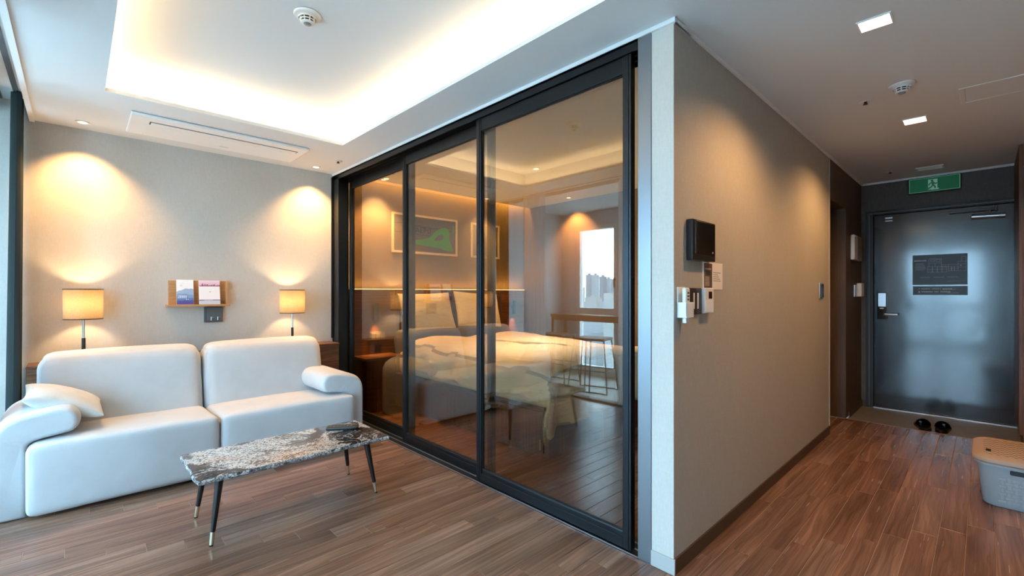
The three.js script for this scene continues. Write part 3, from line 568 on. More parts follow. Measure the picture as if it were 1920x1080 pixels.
// ------------------------------------------------------------------ ceiling fittings
{
  const a = thing('air_conditioner', 'white ceiling cassette air conditioner over the sofa', 'air conditioner', [0.8, H - 0.022, 3.97]);
  part(a, 'panel', bx(0.25, 1.355, H - 0.022, H - 0.0005, 3.745, 4.205, 0.012, 3), WHITE);
  part(a, 'outlet_slot', bx(0.355, 1.295, H - 0.0235, H - 0.02, 3.84, 3.905, 0.004), BLACK);
  part(a, 'louver', bx(0.362, 1.288, H - 0.027, H - 0.0225, 3.848, 3.905, 0.003), WHITE);
  part(a, 'intake_panel', bx(0.34, 1.27, H - 0.0245, H - 0.0215, 3.915, 4.18, 0.0015), WHITE);
  part(a, 'indicator', bx(0.8, 0.86, H - 0.0252, H - 0.0243, 4.1, 4.108), std({ color: 0xb9b9b4, roughness: 0.4 }));
}
function smoke(x, b, y, label) {
  const t = thing('smoke_detector', label, 'smoke detector', [x, y, b], 'smoke detectors');
  part(t, 'base', lathe([[0, 0], [0.06, 0], [0.062, -0.006], [0.056, -0.014], [0, -0.014]], x, y - 0.0005, b), PLASTIC);
  part(t, 'chamber', [lathe([[0.034, -0.012], [0.042, -0.02], [0.04, -0.026]], x, y, b), lathe([[0, -0.048], [0.026, -0.048], [0.032, -0.043], [0.03, -0.04], [0, -0.04]], x, y, b), ...[...Array(8)].map((_, i) => { const c = Math.cos(i * 0.785), s = Math.sin(i * 0.785); return rod(V(x + c * 0.033, y - 0.02, b + s * 0.033), V(x + c * 0.028, y - 0.043, b + s * 0.028), 0.0035, 0.0035, 6); }), lathe([[0.031, -0.03], [0.036, -0.031], [0.031, -0.034]], x, y, b)], PLASTIC);
  part(t, 'core', lathe([[0, -0.04], [0.022, -0.04], [0.024, -0.012], [0, -0.012]], x, y, b), std({ color: 0x2a2622, roughness: 0.7 }));
  part(t, 'lens', lathe([[0, -0.054], [0.014, -0.053], [0.018, -0.048], [0, -0.048]], x, y, b), std({ color: 0x8d979a, roughness: 0.3 }));
}
smoke(0.808, 2.27, H + 0.19, 'white smoke detector inside the lit ceiling tray');
smoke(3.311, 0.315, H, 'white smoke detector on the corridor ceiling between the light panels');
function downlight(x, b, label, k, angle, pen, group, color = WARM) {
  const t = thing('recessed_downlight', label, 'downlight', [x, H - 0.004, b], group);
  part(t, 'trim_ring', lathe([[0.024, 0], [0.036, 0], [0.037, 0.0035], [0.024, 0.0035], [0.024, 0]], x, H - 0.004, b), WHITE);
  part(t, 'lamp_lens', lathe([[0, 0.001], [0.024, 0.001], [0.024, 0.003], [0, 0.003]], x, H - 0.004, b), DOWN_GLOW);
  spot(t, [x, H - 0.006, b], k, angle, pen, color);
}
downlight(0.032, 4.244, 'round recessed downlight above the curtain side lamp', DOWN_LIGHT, 0.92, 0.55, 'sofa wall downlights');
downlight(1.595, 4.262, 'round recessed downlight in the ceiling corner beside the glass partition', DOWN_LIGHT, 0.92, 0.55, 'sofa wall downlights');
downlight(2.27, 4.2, 'round recessed downlight over the bedside table', BED_DOWN * 0.55, 0.9, 0.4, 'bedroom downlights');
downlight(4.33, 3.508, 'round recessed downlight at the bedroom right wall', BED_DOWN * 0.6, 0.9, 0.4, 'bedroom downlights');
downlight(3.1, 2.9, 'round recessed downlight over the bed', BED_DOWN * 0.75, 0.55, 0.8, 'bedroom downlights', new THREE.Color().setRGB(1, 0.82, 0.62));
{
  const t = thing('cove_light_strip', 'warm light strip in the ceiling slot over the headboard wall', 'light strip', [3.25, H + 0.09, 4.36]);
  part(t, 'led_strip_light', bx(2.02, 4.48, H + 0.088, H + 0.099, 4.345, 4.365), LED_GLOW);
  area(t, [3.25, H + 0.087, 4.355], 2.44, 0.02, 'down', BED_STRIP * 1.3, AMBER);
}
function sprinkler(x, b, label) {
  const t = thing('sprinkler', label, 'sprinkler', [x, H - 0.012, b], 'ceiling sprinklers');
  part(t, 'escutcheon', lathe([[0.014, 0], [0.034, -0.001], [0.036, -0.005], [0.014, -0.007]], x, H, b, 24), PLASTIC);
  part(t, 'head', [lathe([[0, -0.02], [0.012, -0.02], [0.012, -0.017], [0.006, -0.012], [0.008, 0], [0, 0]], x, H, b, 16)], std({ color: 0x5a4a40, roughness: 0.4, metalness: 0.7 }));
}
sprinkler(1.664, 3.94, 'small sprinkler head near the air conditioner');
sprinkler(3.448, 0.496, 'small sprinkler head on the corridor ceiling');
sprinkler(5.62, 0.62, 'small sprinkler head beside the vent near the entry door');
function panelLight(x0, x1, b0, b1, label) {
  const t = thing('ceiling_panel_light', label, 'ceiling light', [(x0 + x1) / 2, H - 0.006, (b0 + b1) / 2], 'square corridor lights'), f = 0.006;
  part(t, 'frame', [bx(x0 - f, x1 + f, H - 0.006, H - 0.0005, b0 - f, b0), bx(x0 - f, x1 + f, H - 0.006, H - 0.0005, b1, b1 + f), bx(x0 - f, x0, H - 0.006, H - 0.0005, b0, b1), bx(x1, x1 + f, H - 0.006, H - 0.0005, b0, b1)], WHITE);
  part(t, 'lamp_diffuser', bx(x0, x1, H - 0.004, H - 0.0005, b0, b1), PANEL_GLOW);
  spot(t, [(x0 + x1) / 2, H - 0.009, (b0 + b1) / 2], PANEL_LIGHT, 1.3, 0.42, new THREE.Color().setRGB(1, 0.54, 0.2)).shadow.radius = 2.2;
}
panelLight(2.42, 2.515, 0.27, 0.375, 'square recessed light panel of the corridor nearer the camera');
panelLight(4.0, 4.12, 0.265, 0.375, 'square recessed light panel of the corridor nearer the entry door');
{
  const h = thing('ceiling_hatch', 'flush access hatch in the corridor ceiling', 'hatch', [3.77, H - 0.004, -0.15]);
  part(h, 'frame', [bx(3.62, 3.915, H - 0.004, H - 0.0005, 0.075, 0.1), bx(3.62, 3.915, H - 0.004, H - 0.0005, -0.4, -0.38), bx(3.62, 3.634, H - 0.004, H - 0.0005, -0.38, 0.075), bx(3.901, 3.915, H - 0.004, H - 0.0005, -0.38, 0.075)], PLASTIC);
  part(h, 'cover', bx(3.638, 3.897, H - 0.003, H - 0.0005, -0.376, 0.071), CEILING);
  const v = thing('ceiling_vent', 'narrow slotted air vent in the ceiling near the exit sign', 'vent', [5.7, H - 0.008, 0.345]);
  part(v, 'frame', [bx(5.63, 5.645, H - 0.008, H - 0.0005, 0.25, 0.44), bx(5.765, 5.78, H - 0.008, H - 0.0005, 0.25, 0.44), bx(5.645, 5.765, H - 0.008, H - 0.0005, 0.25, 0.262), bx(5.645, 5.765, H - 0.008, H - 0.0005, 0.428, 0.44)], PLASTIC);
  part(v, 'backing', bx(5.645, 5.765, H - 0.002, H - 0.0005, 0.262, 0.428), BLACK);
  for (let i = 0; i < 4; i++) part(v, 'slat', bx(5.66 + i * 0.026, 5.668 + i * 0.026, H - 0.007, H - 0.002, 0.262, 0.428), PLASTIC);
}
{
  const s = thing('exit_sign', 'green exit sign with running figure over the entry door', 'sign', [XD - 0.02, 2.178, 0.335]);
  part(s, 'housing', bx(XD - 0.035, XD - 0.0005, 2.176, 2.327, 0.146, 0.526, 0.004), std({ color: 0x1c2a22, roughness: 0.5 }));
  const face = print(740, 290, (g, W, Hh) => {
    g.fillStyle = '#0c6b3c'; g.fillRect(0, 0, W, Hh); g.strokeStyle = '#8fd0ae'; g.lineWidth = 8; g.strokeRect(8, 8, W - 16, Hh - 16);
    g.fillStyle = '#9fd4bb'; g.fillRect(285, 45, 135, 205); g.fillStyle = '#0c6b3c';
    g.beginPath(); g.arc(342, 72, 20, 0, 7); g.fill(); g.strokeStyle = '#0c6b3c'; g.lineCap = 'round'; g.lineJoin = 'round';
    const line = (w, ...p) => { g.lineWidth = w; g.beginPath(); g.moveTo(p[0], p[1]); for (let i = 2; i < p.length; i += 2) g.lineTo(p[i], p[i + 1]); g.stroke(); };
    line(34, 350, 105, 358, 160); line(20, 345, 105, 312, 125, 298, 155); line(20, 360, 108, 392, 140, 410, 128); line(24, 355, 165, 330, 200, 288, 228); line(24, 362, 165, 388, 200, 384, 242);
    g.fillStyle = '#9fd4bb'; g.fillRect(330, 232, 110, 26);
  });
  part(s, 'sign_face', facingWindow(XD - 0.0362, 2.182, 2.321, 0.152, 0.52), std({ map: face, emissiveMap: face, emissive: 0xffffff, emissiveIntensity: 0.16, roughness: 0.35 }), 'lit green sign face with a white running figure');
}

// ------------------------------------------------------------------ fittings on the corridor wall
{
  const i = thing('intercom_panel', 'black wall mounted intercom screen at the start of the corridor wall', 'intercom', [2.06, 1.335, 0.89]);
  part(i, 'housing', bx(1.935, 2.175, 1.335, 1.515, 0.877, BC - 0.0005, 0.004), BLACK);
  part(i, 'screen', bx(1.962, 2.168, 1.362, 1.509, 0.8755, 0.878, 0.001), GLOSSBLACK, 'dark glossy blank screen');
  part(i, 'indicator', lathe([[0, 0], [0.004, 0], [0.004, 0.001], [0, 0.001]], 0, 0, 0, 12).rotateX(Math.PI / 2).translate(2.14, 1.376, -0.8752), PLASTIC);
  const c = thing('notice_card', 'white notice card with a photo column taped below the intercom', 'notice', [2.215, 1.206, BC]);
  const pr = print(440, 260, (g, W, Hh) => {
    g.fillStyle = '#ece6dd'; g.fillRect(0, 0, W, Hh); g.fillStyle = '#5d4a44'; g.fillRect(28, 10, 175, 242); g.fillStyle = '#a99a90'; g.fillRect(50, 55, 130, 16); g.fillStyle = '#332826'; g.fillRect(70, 80, 90, 44); g.fillStyle = '#c9bdb2'; for (let k = 0; k < 7; k++) g.fillRect(50, 138 + k * 13, 90 + (k * 41 % 40), 6); g.fillStyle = '#9a5648'; g.fillRect(50, 20, 70, 20);
    g.fillStyle = '#4b4440'; for (let r = 0; r < 5; r++) for (let k = 0; k < 8 - (r * 3 % 4); k++) g.fillRect(228 + k * 22, 92 + r * 20, 15, 7);
  });
  part(c, 'card', bx(2.1, 2.33, 1.206, 1.335, BC - 0.002, BC - 0.0003), std({ color: 0xece6dd, roughness: 0.6 })); part(c, 'card_print', facingFront(2.1, 2.33, 1.206, 1.335, BC - 0.0024), std({ map: pr, roughness: 0.5 }));
  const h = thing('remote_holder', 'white wall cradle holding a remote control beside the switch plate', 'remote holder', [1.88, 1.075, 0.885]);
  part(h, 'cradle', [bx(1.846, 1.914, 1.088, 1.15, 0.862, 0.868, 0.002), bx(1.846, 1.852, 1.088, 1.15, 0.862, BC - 0.0005, 0.002), bx(1.908, 1.914, 1.088, 1.15, 0.862, BC - 0.0005, 0.002), bx(1.846, 1.914, 1.084, 1.09, 0.862, BC - 0.0005, 0.002), bx(1.846, 1.914, 1.088, 1.215, BC - 0.006, BC - 0.0005, 0.002)], WHITE);
  const r = thing('remote_control', 'white remote control standing in the wall cradle', 'remote', [1.88, 1.0905, 0.882]);
  part(r, 'body', bx(1.86, 1.9, 1.0905, 1.212, 0.872, 0.892, 0.008, 3), PLASTIC); for (let k = 0; k < 3; k++) part(r, 'button', bx(1.872, 1.888, 1.158 + k * 0.014, 1.166 + k * 0.014, 0.8705, 0.8725, 0.001), GREYPLASTIC);
  part(r, 'foot', bx(1.866, 1.894, 1.06, 1.0845, 0.874, 0.892, 0.004), PLASTIC);
  const s = thing('switch_plate', 'dark brown switch plate with two white lit strips', 'switch', [2.02, 1.093, 0.9]);
  part(s, 'plate', bx(1.957, 2.075, 1.093, 1.212, 0.898, BC - 0.0005, 0.002), std({ color: 0x2b221d, roughness: 0.3 }));
  for (const x of [1.985, 2.025]) part(s, 'key_strip', bx(x, x + 0.012, 1.118, 1.19, 0.896, 0.8985), WHITE);
  const t = thing('thermostat', 'white wall thermostat with a small dark display', 'thermostat', [2.12, 1.095, 0.895]);
  part(t, 'housing', bx(2.075, 2.172, 1.095, 1.213, 0.883, BC - 0.0025, 0.004), PLASTIC); part(t, 'display', bx(2.113, 2.15, 1.163, 1.196, 0.882, 0.8835), GLOSSBLACK, 'small dark display'); part(t, 'flap', bx(2.084, 2.165, 1.1, 1.155, 0.8818, 0.8835, 0.001), WHITE);
  const q = thing('light_switch', 'silver light switch beside the bathroom door', 'switch', [4.31, 1.145, 0.9]);
  part(q, 'plate', bx(4.25, 4.37, 1.145, 1.268, 0.898, BC - 0.0005, 0.003), SILVER); part(q, 'rocker', bx(4.285, 4.355, 1.155, 1.258, 0.894, 0.8985, 0.002), GLOSSBLACK);
  const w = thing('distribution_box', 'white wall box on the brown panel beside the entry door', 'wall box', [5.64, 1.515, 0.89]);
  part(w, 'housing', bx(5.48, 5.86, 1.515, 1.76, 0.872, BC - 0.0005, 0.008, 3), PLASTIC); part(w, 'cover', bx(5.6, 5.83, 1.525, 1.75, 0.868, 0.873, 0.003), std({ color: 0x8f8c86, roughness: 0.4 }));
  const p = thing('wall_phone', 'small white wall phone below the white wall box', 'wall phone', [5.8, 1.14, 0.89]);
  part(p, 'plate', bx(5.64, 5.74, 1.15, 1.27, 0.895, BC - 0.0005, 0.003), SILVER); part(p, 'handset', bx(5.78, 5.92, 1.15, 1.29, 0.862, BC - 0.0005, 0.01, 3), PLASTIC);
}

// ------------------------------------------------------------------ basket, slippers, cabinet
{
  const t = thing('laundry_basket', 'grey plastic laundry basket with beige woven pattern lid', 'basket', [3.9, 0, -0.2]);
  const GREY = std({ color: 0x9aa3a8, roughness: 0.5 }), LIDM = std({ color: 0xab937e, roughness: 0.5 });
  const ring = (x0, x1, b0, b1, r, n = 6) => { const out = []; for (const [cx, cb, a0] of [[x1 - r, b1 - r, 0], [x0 + r, b1 - r, 1], [x0 + r, b0 + r, 2], [x1 - r, b0 + r, 3]]) for (let i = 0; i <= n; i++) { const a = (a0 + i / n) * Math.PI / 2; out.push([cx + r * Math.cos(a), cb + r * Math.sin(a)]); } return out; };
  const loft = (rows) => { const P = []; const cap = (R, y, upw) => { for (let k = 1; k < R.length - 1; k++) { const f = (q) => [q[0], y, -q[1]]; upw ? P.push(...f(R[0]), ...f(R[k]), ...f(R[k + 1])) : P.push(...f(R[0]), ...f(R[k + 1]), ...f(R[k])); } };
    for (let r = 0; r < rows.length - 1; r++) { const [y0, A] = rows[r], [y1, B] = rows[r + 1], n = A.length; for (let k = 0; k < n; k++) { const a = A[k], c = A[(k + 1) % n], d = B[(k + 1) % n], e = B[k]; P.push(a[0], y0, -a[1], c[0], y0, -c[1], d[0], y1, -d[1], a[0], y0, -a[1], d[0], y1, -d[1], e[0], y1, -e[1]); } }
    cap(rows[0][1], rows[0][0], false); cap(rows[rows.length - 1][1], rows[rows.length - 1][0], true);
    let g = new THREE.BufferGeometry(); g.setAttribute('position', new THREE.Float32BufferAttribute(P, 3)); g = toCreasedNormals(mergeVertices(g, 1e-5).toNonIndexed(), 0.6); return metric(g); };
  const R = (x0, x1, b0, b1, r) => ring(x0, x1, b0, b1, r);
  part(t, 'body', loft([[0.004, R(3.69, 4.13, -0.4, 0.0, 0.06)], [0.012, R(3.685, 4.135, -0.405, 0.005, 0.062)], [0.245, R(3.662, 4.158, -0.428, 0.028, 0.07)]]), GREY);
  part(t, 'foot_rim', loft([[0, R(3.695, 4.125, -0.395, -0.005, 0.055)], [0.006, R(3.695, 4.125, -0.395, -0.005, 0.055)]]), BLACK);
  const lid = part(t, 'lid', loft([[0.243, R(3.648, 4.172, -0.442, 0.042, 0.08)], [0.252, R(3.642, 4.178, -0.448, 0.048, 0.085)], [0.268, R(3.644, 4.176, -0.446, 0.046, 0.085)], [0.278, R(3.662, 4.158, -0.428, 0.028, 0.07)]]), LIDM, 'beige lid with small woven holes');
  const hole = std({ color: 0x4b3f36, roughness: 0.8 }), slots = [];
  for (let i = 0; i < 15; i++) for (let j = 0; j < 12; j++) { const x = 3.73 + i * 0.026, b = -0.395 + j * 0.033 + (i % 2) * 0.016; if (b < -0.005) slots.push(bx(x, x + 0.005, 0.2775, 0.2787, b, b + 0.016)); }
  const st = part(lid, 'weave_slots', slots, hole); st.userData.kind = 'stuff';
  part(lid, 'latch', bx(3.795, 3.845, 0.2775, 0.2795, -0.03, -0.008, 0.001), BLACK, 'small dark latch');
  part(t, 'rim', loft([[0.232, R(3.65, 4.17, -0.44, 0.04, 0.078)], [0.243, R(3.65, 4.17, -0.44, 0.04, 0.078)]]), GREY);
  const face = (y) => lerp(3.685, 3.662, (y - 0.012) / 0.233), weave = [];
  for (let r = 0; r < 7; r++) for (let c = 0; c < 12; c++) { const y = 0.03 + r * 0.0205, b = -0.37 + c * 0.026, hz = (r + c) % 2; weave.push(hz ? bx(face(y) - 0.0035, face(y) + 0.003, y + 0.003, y + 0.015, b - 0.002, b + 0.027, 0.002, 1) : bx(face(y) - 0.0035, face(y) + 0.003, y - 0.002, y + 0.021, b + 0.006, b + 0.019, 0.002, 1)); }
  const wv = part(t, 'woven_relief', weave, GREY); wv.userData.kind = 'stuff';
  part(t, 'handle_slot', bx(3.66, 3.672, 0.198, 0.222, -0.27, -0.1, 0.005), BLACK, 'dark hand hole');
  part(t, 'support', bx(3.72, 4.1, 0.006, 0.2, -0.38, -0.02), GREY);
}
{
  const sole = (w, l) => { const s = new THREE.Shape(); s.absellipse(0, l * 0.28, w / 2, l * 0.22, 0, Math.PI); s.bezierCurveTo(-w * 0.5, 0, -w * 0.38, -l * 0.1, -w * 0.4, -l * 0.3); s.absellipse(0, -l * 0.3, w * 0.4, l * 0.2, Math.PI, Math.PI * 2); s.bezierCurveTo(w * 0.4, -l * 0.1, w * 0.5, 0, w / 2, l * 0.28); return s; };
  const build = (x, b, a, label) => {
    const t = thing('slipper', label, 'slipper', [x, -0.0175, b], 'pair of slippers'); t.rotation.y = a;
    const s = shadows(new THREE.Mesh(new THREE.ExtrudeGeometry(sole(0.1, 0.27), { depth: 0.018, bevelEnabled: true, bevelSize: 0.003, bevelThickness: 0.003, bevelSegments: 2, curveSegments: 10 }).rotateX(-Math.PI / 2).translate(0, 0.003, 0), BLACK)); s.name = 'sole';
    const u = shadows(new THREE.Mesh(sheet((p, q) => { const an = p * Math.PI, w = 0.05 - 0.006 * q, l = lerp(-0.0, -0.125, q), k = 1 - 0.75 * Math.pow(q, 3); return new THREE.Vector3(w * k * Math.cos(an), 0.022 + (0.055 - 0.02 * q) * k * Math.sin(an), l); }, 18, 10, 0.004), BLACK)); u.name = 'upper';
    t.add(s, u);
  };
  build(5.47, 0.375, -1.35, 'left black slipper on the entry tile'); build(5.49, 0.25, -1.6, 'right black slipper on the entry tile');
}
{
  const c = thing('shoe_cabinet', 'tall walnut shoe cabinet at the right edge of the entry', 'cabinet', [5.68, -0.018, -0.4]);
  part(c, 'carcass', metric(bx(5.3, 6.05, -0.018, 2.345, -0.595, -0.212), 'y'), WALNUT);
  part(c, 'door', metric(bx(5.302, 5.672, 0.08, 2.34, -0.212, -0.19, 0.002), 'y'), WALNUT); part(c, 'door', metric(bx(5.676, 6.048, 0.08, 2.34, -0.212, -0.19, 0.002), 'y', 0.4), WALNUT);
}

// ------------------------------------------------------------------ bedroom
{
  const h = thing('headboard', 'walnut wall panel headboard with lit top edge behind the bed', 'headboard', [3.22, 0, 4.4]);
  part(h, 'left_panel', metric(bx(1.975, 2.46, 0, 1.225, 4.36, BS - 0.001, 0.003), 'x'), WALNUT); part(h, 'right_panel', metric(bx(3.98, 4.455, 0, 1.225, 4.36, BS - 0.001, 0.003), 'x', 0.5), WALNUT);
  const dark = std({ color: 0x4a3a36, roughness: 0.8 });
  part(h, 'padded_panel', bx(2.464, 3.976, 0.3, 1.16, 4.33, BS - 0.001, 0.012, 3), dark, 'dark brown padded centre'); part(h, 'top_band', metric(bx(2.464, 3.976, 1.164, 1.225, 4.35, BS - 0.001, 0.003), 'x'), WALNUT);
  const s = thing('headboard_light_strip', 'warm light strip along the top of the headboard', 'light strip', [3.2, 1.2255, 4.4]);
  part(s, 'led_strip_light', bx(1.99, 4.44, 1.2255, 1.231, 4.37, 4.38), LED_GLOW);
  area(s, [3.2, 1.2325, 4.375], 2.44, 0.01, 'up', BED_STRIP, AMBER);
}
function poster(x0, x1, y0, y1, label, draw) {
  const t = thing('framed_poster', label, 'picture', [(x0 + x1) / 2, y0, BS - 0.01]), f = 0.022, D = BS - 0.024;
  part(t, 'frame', [bx(x0, x1, y0, y0 + f, D, BS - 0.0005, 0.002), bx(x0, x1, y1 - f, y1, D, BS - 0.0005, 0.002), bx(x0, x0 + f, y0 + f, y1 - f, D, BS - 0.0005, 0.002), bx(x1 - f, x1, y0 + f, y1 - f, D, BS - 0.0005, 0.002)], std({ color: 0xe8dcc8, roughness: 0.5 }));
  part(t, 'poster_print', facingFront(x0 + f, x1 - f, y0 + f, y1 - f, BS - 0.01), std({ map: print(1024, Math.round(1024 * (y1 - y0 - 2 * f) / (x1 - x0 - 2 * f)), draw), roughness: 0.5 }));
}
poster(2.452, 3.325, 1.63, 2.065, 'wide framed poster with green brush shape and DADAEPO lettering', (g, W, Hh) => {
  g.fillStyle = '#6e6459'; g.fillRect(0, 0, W, Hh); g.fillStyle = '#15120f'; g.font = 'bold 104px sans-serif'; g.fillText('DADAEPO', 120, 215);
  g.strokeStyle = '#26211d'; g.lineWidth = 14; g.beginPath(); g.moveTo(0, 150); for (let x = 0; x <= W; x += 20) g.lineTo(x, 105 + x * 0.05 + 8 * Math.sin(x / 23)); g.stroke(); g.lineWidth = 8; g.beginPath(); g.moveTo(0, 225); for (let x = 0; x <= 640; x += 20) g.lineTo(x, 222 + x * 0.05 + 5 * Math.sin(x / 31)); g.stroke();
  g.fillStyle = '#4cb40c'; g.beginPath(); g.moveTo(330, 330); g.bezierCurveTo(420, 300, 520, 300, 580, 260); g.bezierCurveTo(640, 190, 700, 140, 800, 110); g.bezierCurveTo(860, 90, 930, 130, 910, 220); g.bezierCurveTo(890, 290, 960, 330, 980, 440); g.lineTo(840, 440); g.bezierCurveTo(760, 400, 560, 400, 340, 380); g.closePath(); g.fill();
  g.fillStyle = '#6e6459'; g.beginPath(); g.moveTo(640, 310); g.bezierCurveTo(690, 230, 760, 190, 800, 215); g.bezierCurveTo(830, 260, 790, 310, 640, 310); g.fill(); g.fillStyle = '#6f9c3a'; g.fillRect(965, 60, 40, 110);
});
poster(3.545, 4.01, 1.632, 2.065, 'smaller framed poster nearer the bedroom right wall', (g, W, Hh) => {
  g.fillStyle = '#85796c'; g.fillRect(0, 0, W, Hh); g.fillStyle = '#4e7a2c'; g.fillRect(760, 80, 180, 300); g.fillStyle = '#63a82a'; g.beginPath(); g.moveTo(620, 760); g.bezierCurveTo(700, 520, 820, 620, 900, 420); g.lineTo(940, 560); g.bezierCurveTo(860, 760, 760, 860, 640, 900); g.fill();
  g.fillStyle = '#3a332e'; g.beginPath(); g.moveTo(820, 940); g.lineTo(880, 620); g.lineTo(990, 560); g.lineTo(990, 940); g.fill();
});
function sconce(x, label) {
  const t = thing('bedside_sconce', label, 'wall lamp', [x, 0.91, 4.32], 'bedside spot sconces');
  part(t, 'tube', lathe([[0.022, 0], [0.026, 0], [0.026, 0.175], [0.02, 0.178], [0, 0.178]], x, 0.908, 4.32, 24), BLACK); part(t, 'bracket', bx(x - 0.012, x + 0.012, 0.98, 1.02, 4.34, 4.36), BLACK);
  part(t, 'lamp_bulb', lathe([[0, 0.012], [0.018, 0.012], [0.018, 0.02], [0, 0.02]], x, 0.908, 4.32, 16), DOWN_GLOW);
  spot(t, [x, 0.915, 4.32], 2.6, 0.62, 0.5);
}
sconce(2.225, 'black cylinder sconce shining down on the bedside table'); sconce(4.195, 'black cylinder sconce on the far side of the bed');
{
  const n = thing('bedside_table', 'walnut bedside table lit by the sconce', 'bedside table', [2.15, 0, 4.2]);
  part(n, 'top', metric(bx(1.98, 2.4, 0.535, 0.56, 4.06, 4.358, 0.003), 'x'), WALNUT); part(n, 'leg_panel', metric(bx(2.12, 2.24, 0, 0.535, 4.1, 4.34, 0.002), 'y'), WALNUT);
  const s = thing('socket_panel', 'grey multi switch panel under the bedside sconce', 'switch panel', [2.25, 0.7, 4.355]);
  part(s, 'plate', bx(2.16, 2.345, 0.702, 0.788, 4.345, 4.3595, 0.003), GREYPLASTIC); for (let i = 0; i < 3; i++) part(s, 'rocker', bx(2.178 + i * 0.054, 2.222 + i * 0.054, 0.715, 0.775, 4.341, 4.346, 0.002), std({ color: 0x8f8a82, roughness: 0.4 }));
  solo('power_outlet', 'small black power outlet over the bedside table', 'outlet', [bx(2.222, 2.294, 0.575, 0.655, 4.346, 4.3595, 0.004), lathe([[0.012, 0], [0.024, 0], [0.024, 0.004], [0.012, 0.004]], 0, 0, 0, 20).rotateX(Math.PI / 2).translate(2.258, 0.615, -4.345)], BLACK);
}
{
  const b = thing('bed', 'double bed on a walnut drawer base', 'bed', [3.2, 0, 3.2]);
  part(b, 'base', metric(bx(2.44, 3.98, 0.0, 0.34, 2.16, 4.325, 0.003), 'y'), WALNUT);
  for (const [a, c] of [[2.2, 2.86], [2.88, 3.54]]) { const d = part(b, 'drawer_front', metric(bx(2.426, 2.441, 0.03, 0.325, a, c, 0.002), 'y', a), WALNUT); part(d, 'drawer_pull', bx(2.42, 2.427, 0.05, 0.13, a + 0.02, a + 0.03), SILVER); }
  part(b, 'mattress', soft(1.52, 0.24, 2.1, 0.05, null, 12).translate(3.21, 0.461, -3.24), LINEN);
  // duvet: top over the mattress, hanging at both sides and at the foot, bunched at the near foot corner
  const hang = (d) => d; const dv = sheet((s, t) => {
    const u = (s - 0.5) * 2, fold = 0.018 * (fbm(s * 0.9, t * 0.9, 5, 6, 131, 4) - 0.5) * 2;
    const half = 0.80, over = 0.27, foot = 2.13, ov2 = 0.46;
    const across = u * (half + over), along = lerp(3.93, foot - ov2, t);
    let x = 3.21 + clamp(across, -half, half), y = 0.68, bb = Math.max(along, foot);
    const dx = Math.max(0, Math.abs(across) - half), db = Math.max(0, foot - along), corner = Math.min(dx, db);
    const rx = 0.09, curve = (d) => (d < rx * 1.57 ? [rx * Math.sin(d / rx), rx * (1 - Math.cos(d / rx))] : [rx, rx + d - rx * 1.57]);
    const [ox, hx] = curve(dx), [ob, hb] = curve(db);
    x += Math.sign(across) * (ox - 0.075 + 0.03 * Math.sin(t * 34 + s * 5) * clamp(dx * 6) + 0.05 * corner / 0.3);
    bb -= ob - 0.06 + (0.028 * Math.sin(s * 36) + 0.014 * Math.sin(s * 71 + 2)) * clamp(db * 5) - 0.02 * clamp(dx * 5) * clamp(db * 5);
    y -= Math.max(hx, hb) + 0.32 * corner;
    y += fold * 1.6 + 0.03 * Math.exp(-Math.pow((t - 0.0) * 5, 2)) + 0.02 * Math.sin(s * 9 + t * 5) * (1 - clamp(dx * 9)) * (1 - clamp(db * 9)) - 0.05 * Math.pow(Math.abs(clamp(u * 1.2, -1, 1)), 4);
    x += fold * 0.8 * clamp(dx * 9); bb += fold * clamp(db * 9);
    return V(x, Math.max(0.06, y), bb);
  }, 96, 110, 0.02);
  solo('duvet', 'rumpled white duvet hanging over the foot of the bed', 'duvet', dv, LINEN);
  const pil = (x, y, bb, rx, rz, label, seed) => { const o = solo('bed_pillow', label, 'pillow', pillow(0.66, 0.42, 0.2, seed), LINEN, 'bed pillows'); o.position.set(x, y, -bb); o.rotation.set(rx, 0, rz); };
  pil(2.76, 0.79, 4.12, -0.32, 0.02, 'white pillow propped on the side of the bed nearer the sofa', 21); pil(3.46, 0.79, 4.14, -0.3, -0.06, 'white pillow propped on the far side of the bed', 22);
}

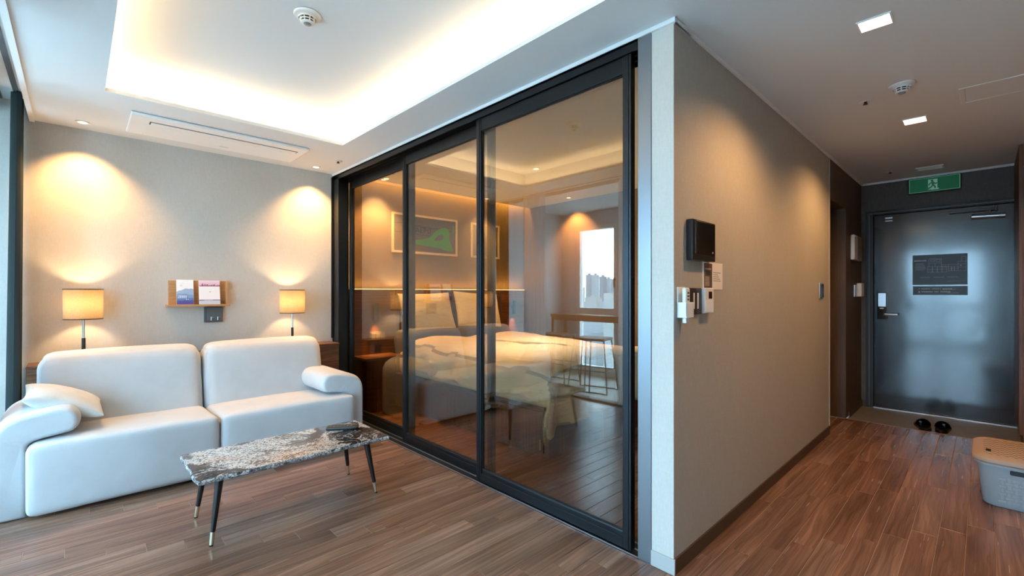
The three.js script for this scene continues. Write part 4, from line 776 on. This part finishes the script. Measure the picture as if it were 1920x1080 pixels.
// ------------------------------------------------------------------ window bay furniture (seen mirrored in the glass)
{
  const t = thing('bar_table', 'narrow wooden bar table along the bay windows', 'table', [-1.4, 0, 3.4]);
  part(t, 'top', metric(bx(-1.6, -1.28, 0.845, 0.885, 2.55, 4.36, 0.004), 'z'), TABLEWOOD);
  for (const b of [2.58, 4.32]) for (const x of [-1.575, -1.305]) part(t, 'leg', metric(bx(x - 0.02, x + 0.02, 0, 0.845, b - 0.02, b + 0.02, 0.003), 'y'), TABLEWOOD);
  part(t, 'apron', metric(bx(-1.315, -1.295, 0.8, 0.845, 2.6, 4.3, 0.002), 'z'), TABLEWOOD);
}
function stool(x, b, turn, label) {
  const t = thing('bar_stool', label, 'stool', [x, 0, b], 'bar stools'); t.rotation.y = turn;
  const add = (n, g, m) => { const o = shadows(new THREE.Mesh(Array.isArray(g) ? join(g) : g, m)); o.name = n; t.add(o); };
  add('seat', metric(soft(0.4, 0.035, 0.32, 0.014, null, 6).translate(0, 0.632, 0)), TABLEWOOD);
  for (const s of [-1, 1]) add('leg', tube([[0.19, 0.62, s * 0.12], [0.25, 0.012, s * 0.18], [0.2, 0.012, s * 0.18], [-0.2, 0.012, s * 0.18], [-0.25, 0.012, s * 0.18], [-0.19, 0.62, s * 0.12]].map((p) => new THREE.Vector3(...p)), 0.008, 60), BLACK);
  for (const s of [-1, 1]) add('leg', rod(new THREE.Vector3(s * 0.03, 0.62, 0.13), new THREE.Vector3(s * 0.03, 0.012, 0.18), 0.007), BLACK);
  add('foot_rest', [rod(new THREE.Vector3(-0.225, 0.26, -0.155), new THREE.Vector3(0.225, 0.26, -0.155), 0.007), rod(new THREE.Vector3(-0.225, 0.26, 0.155), new THREE.Vector3(0.225, 0.26, 0.155), 0.007), rod(new THREE.Vector3(-0.225, 0.26, -0.155), new THREE.Vector3(-0.225, 0.26, 0.155), 0.007), rod(new THREE.Vector3(0.225, 0.26, -0.155), new THREE.Vector3(0.225, 0.26, 0.155), 0.007)], BLACK);
}
stool(-0.86, 3.3, 1.35, 'wire framed bar stool mirrored in front of the bright window'); stool(-0.98, 3.98, 1.5, 'wire framed bar stool nearer the bay end wall');

// ------------------------------------------------------------------ city outside
{
  const pale = [0x8f9699, 0x80888d, 0x9c9b97, 0x757e84].map((c) => std({ color: c, roughness: 0.9 })), wm = std({ color: 0x8d98a0, roughness: 0.4 });
  solo('city_ground', 'pale city ground far below the windows', 'ground', bx(-2600, -30, -62, -60, -1400, 2600), std({ color: 0xb9bdbb, roughness: 1 })).userData.kind = 'structure';
  const tower = (D, k, w, d, top, m, label, fl) => {
    const x = -1.65 - D, b = 3.8 + k * D, t = thing('apartment_tower', label, 'building', [x, -60, b], 'apartment towers of the skyline');
    part(t, 'body', bx(x - d, x, -60, top, b - w / 2, b + w / 2), pale[m]); part(t, 'roof_box', bx(x - d * 0.7, x - d * 0.3, top, top + 4, b - w * 0.2, b + w * 0.2), pale[m]);
    const g = []; for (let y = -58; y < top - 3; y += fl) for (let i = 0; i < 4; i++) { const c = b - w / 2 + (i + 0.5) * w / 4; g.push(bx(x, x + 0.05, y, y + fl * 0.5, c - w * 0.07, c + w * 0.07)); }
    const o = part(t, 'window_rows', g, wm); o.userData.kind = 'stuff';
  };
  const far = 'pale apartment tower in the hazy skyline behind the bay window';
  for (const [D, k, w, d, top, m] of [[900, 0.725, 11, 16, 44, 0], [920, 0.745, 10, 16, 46, 1], [1000, 0.70, 12, 16, 44, 3], [1050, 0.682, 13, 16, 40, 0], [860, 0.775, 12, 16, 14, 2], [1000, 0.662, 14, 16, 36, 1], [700, 0.735, 26, 20, -8, 2], [640, 0.69, 22, 20, -14, 1], [760, 0.60, 24, 20, 24, 0], [820, 0.85, 26, 20, 30, 3], [1000, 0.30, 40, 20, 40, 0], [900, 0.05, 40, 20, 30, 1]]) tower(D, k, w, d, top, m, far, 3);
  for (const [D, k, w, top, m, l] of [[150, 0.662, 9, 1, 2, 'white apartment block with dark windows close to the bay window'], [210, 0.72, 20, -12, 0, 'low white apartment block below the bay window'], [260, 0.77, 22, -16, 3, 'grey apartment block low in the bay window'], [170, 0.745, 10, -22, 1, 'small pale block at the bottom of the bay window']]) tower(D, k, w, 14, top, m, l, 2.9);
}

renderer.render(scene, camera);
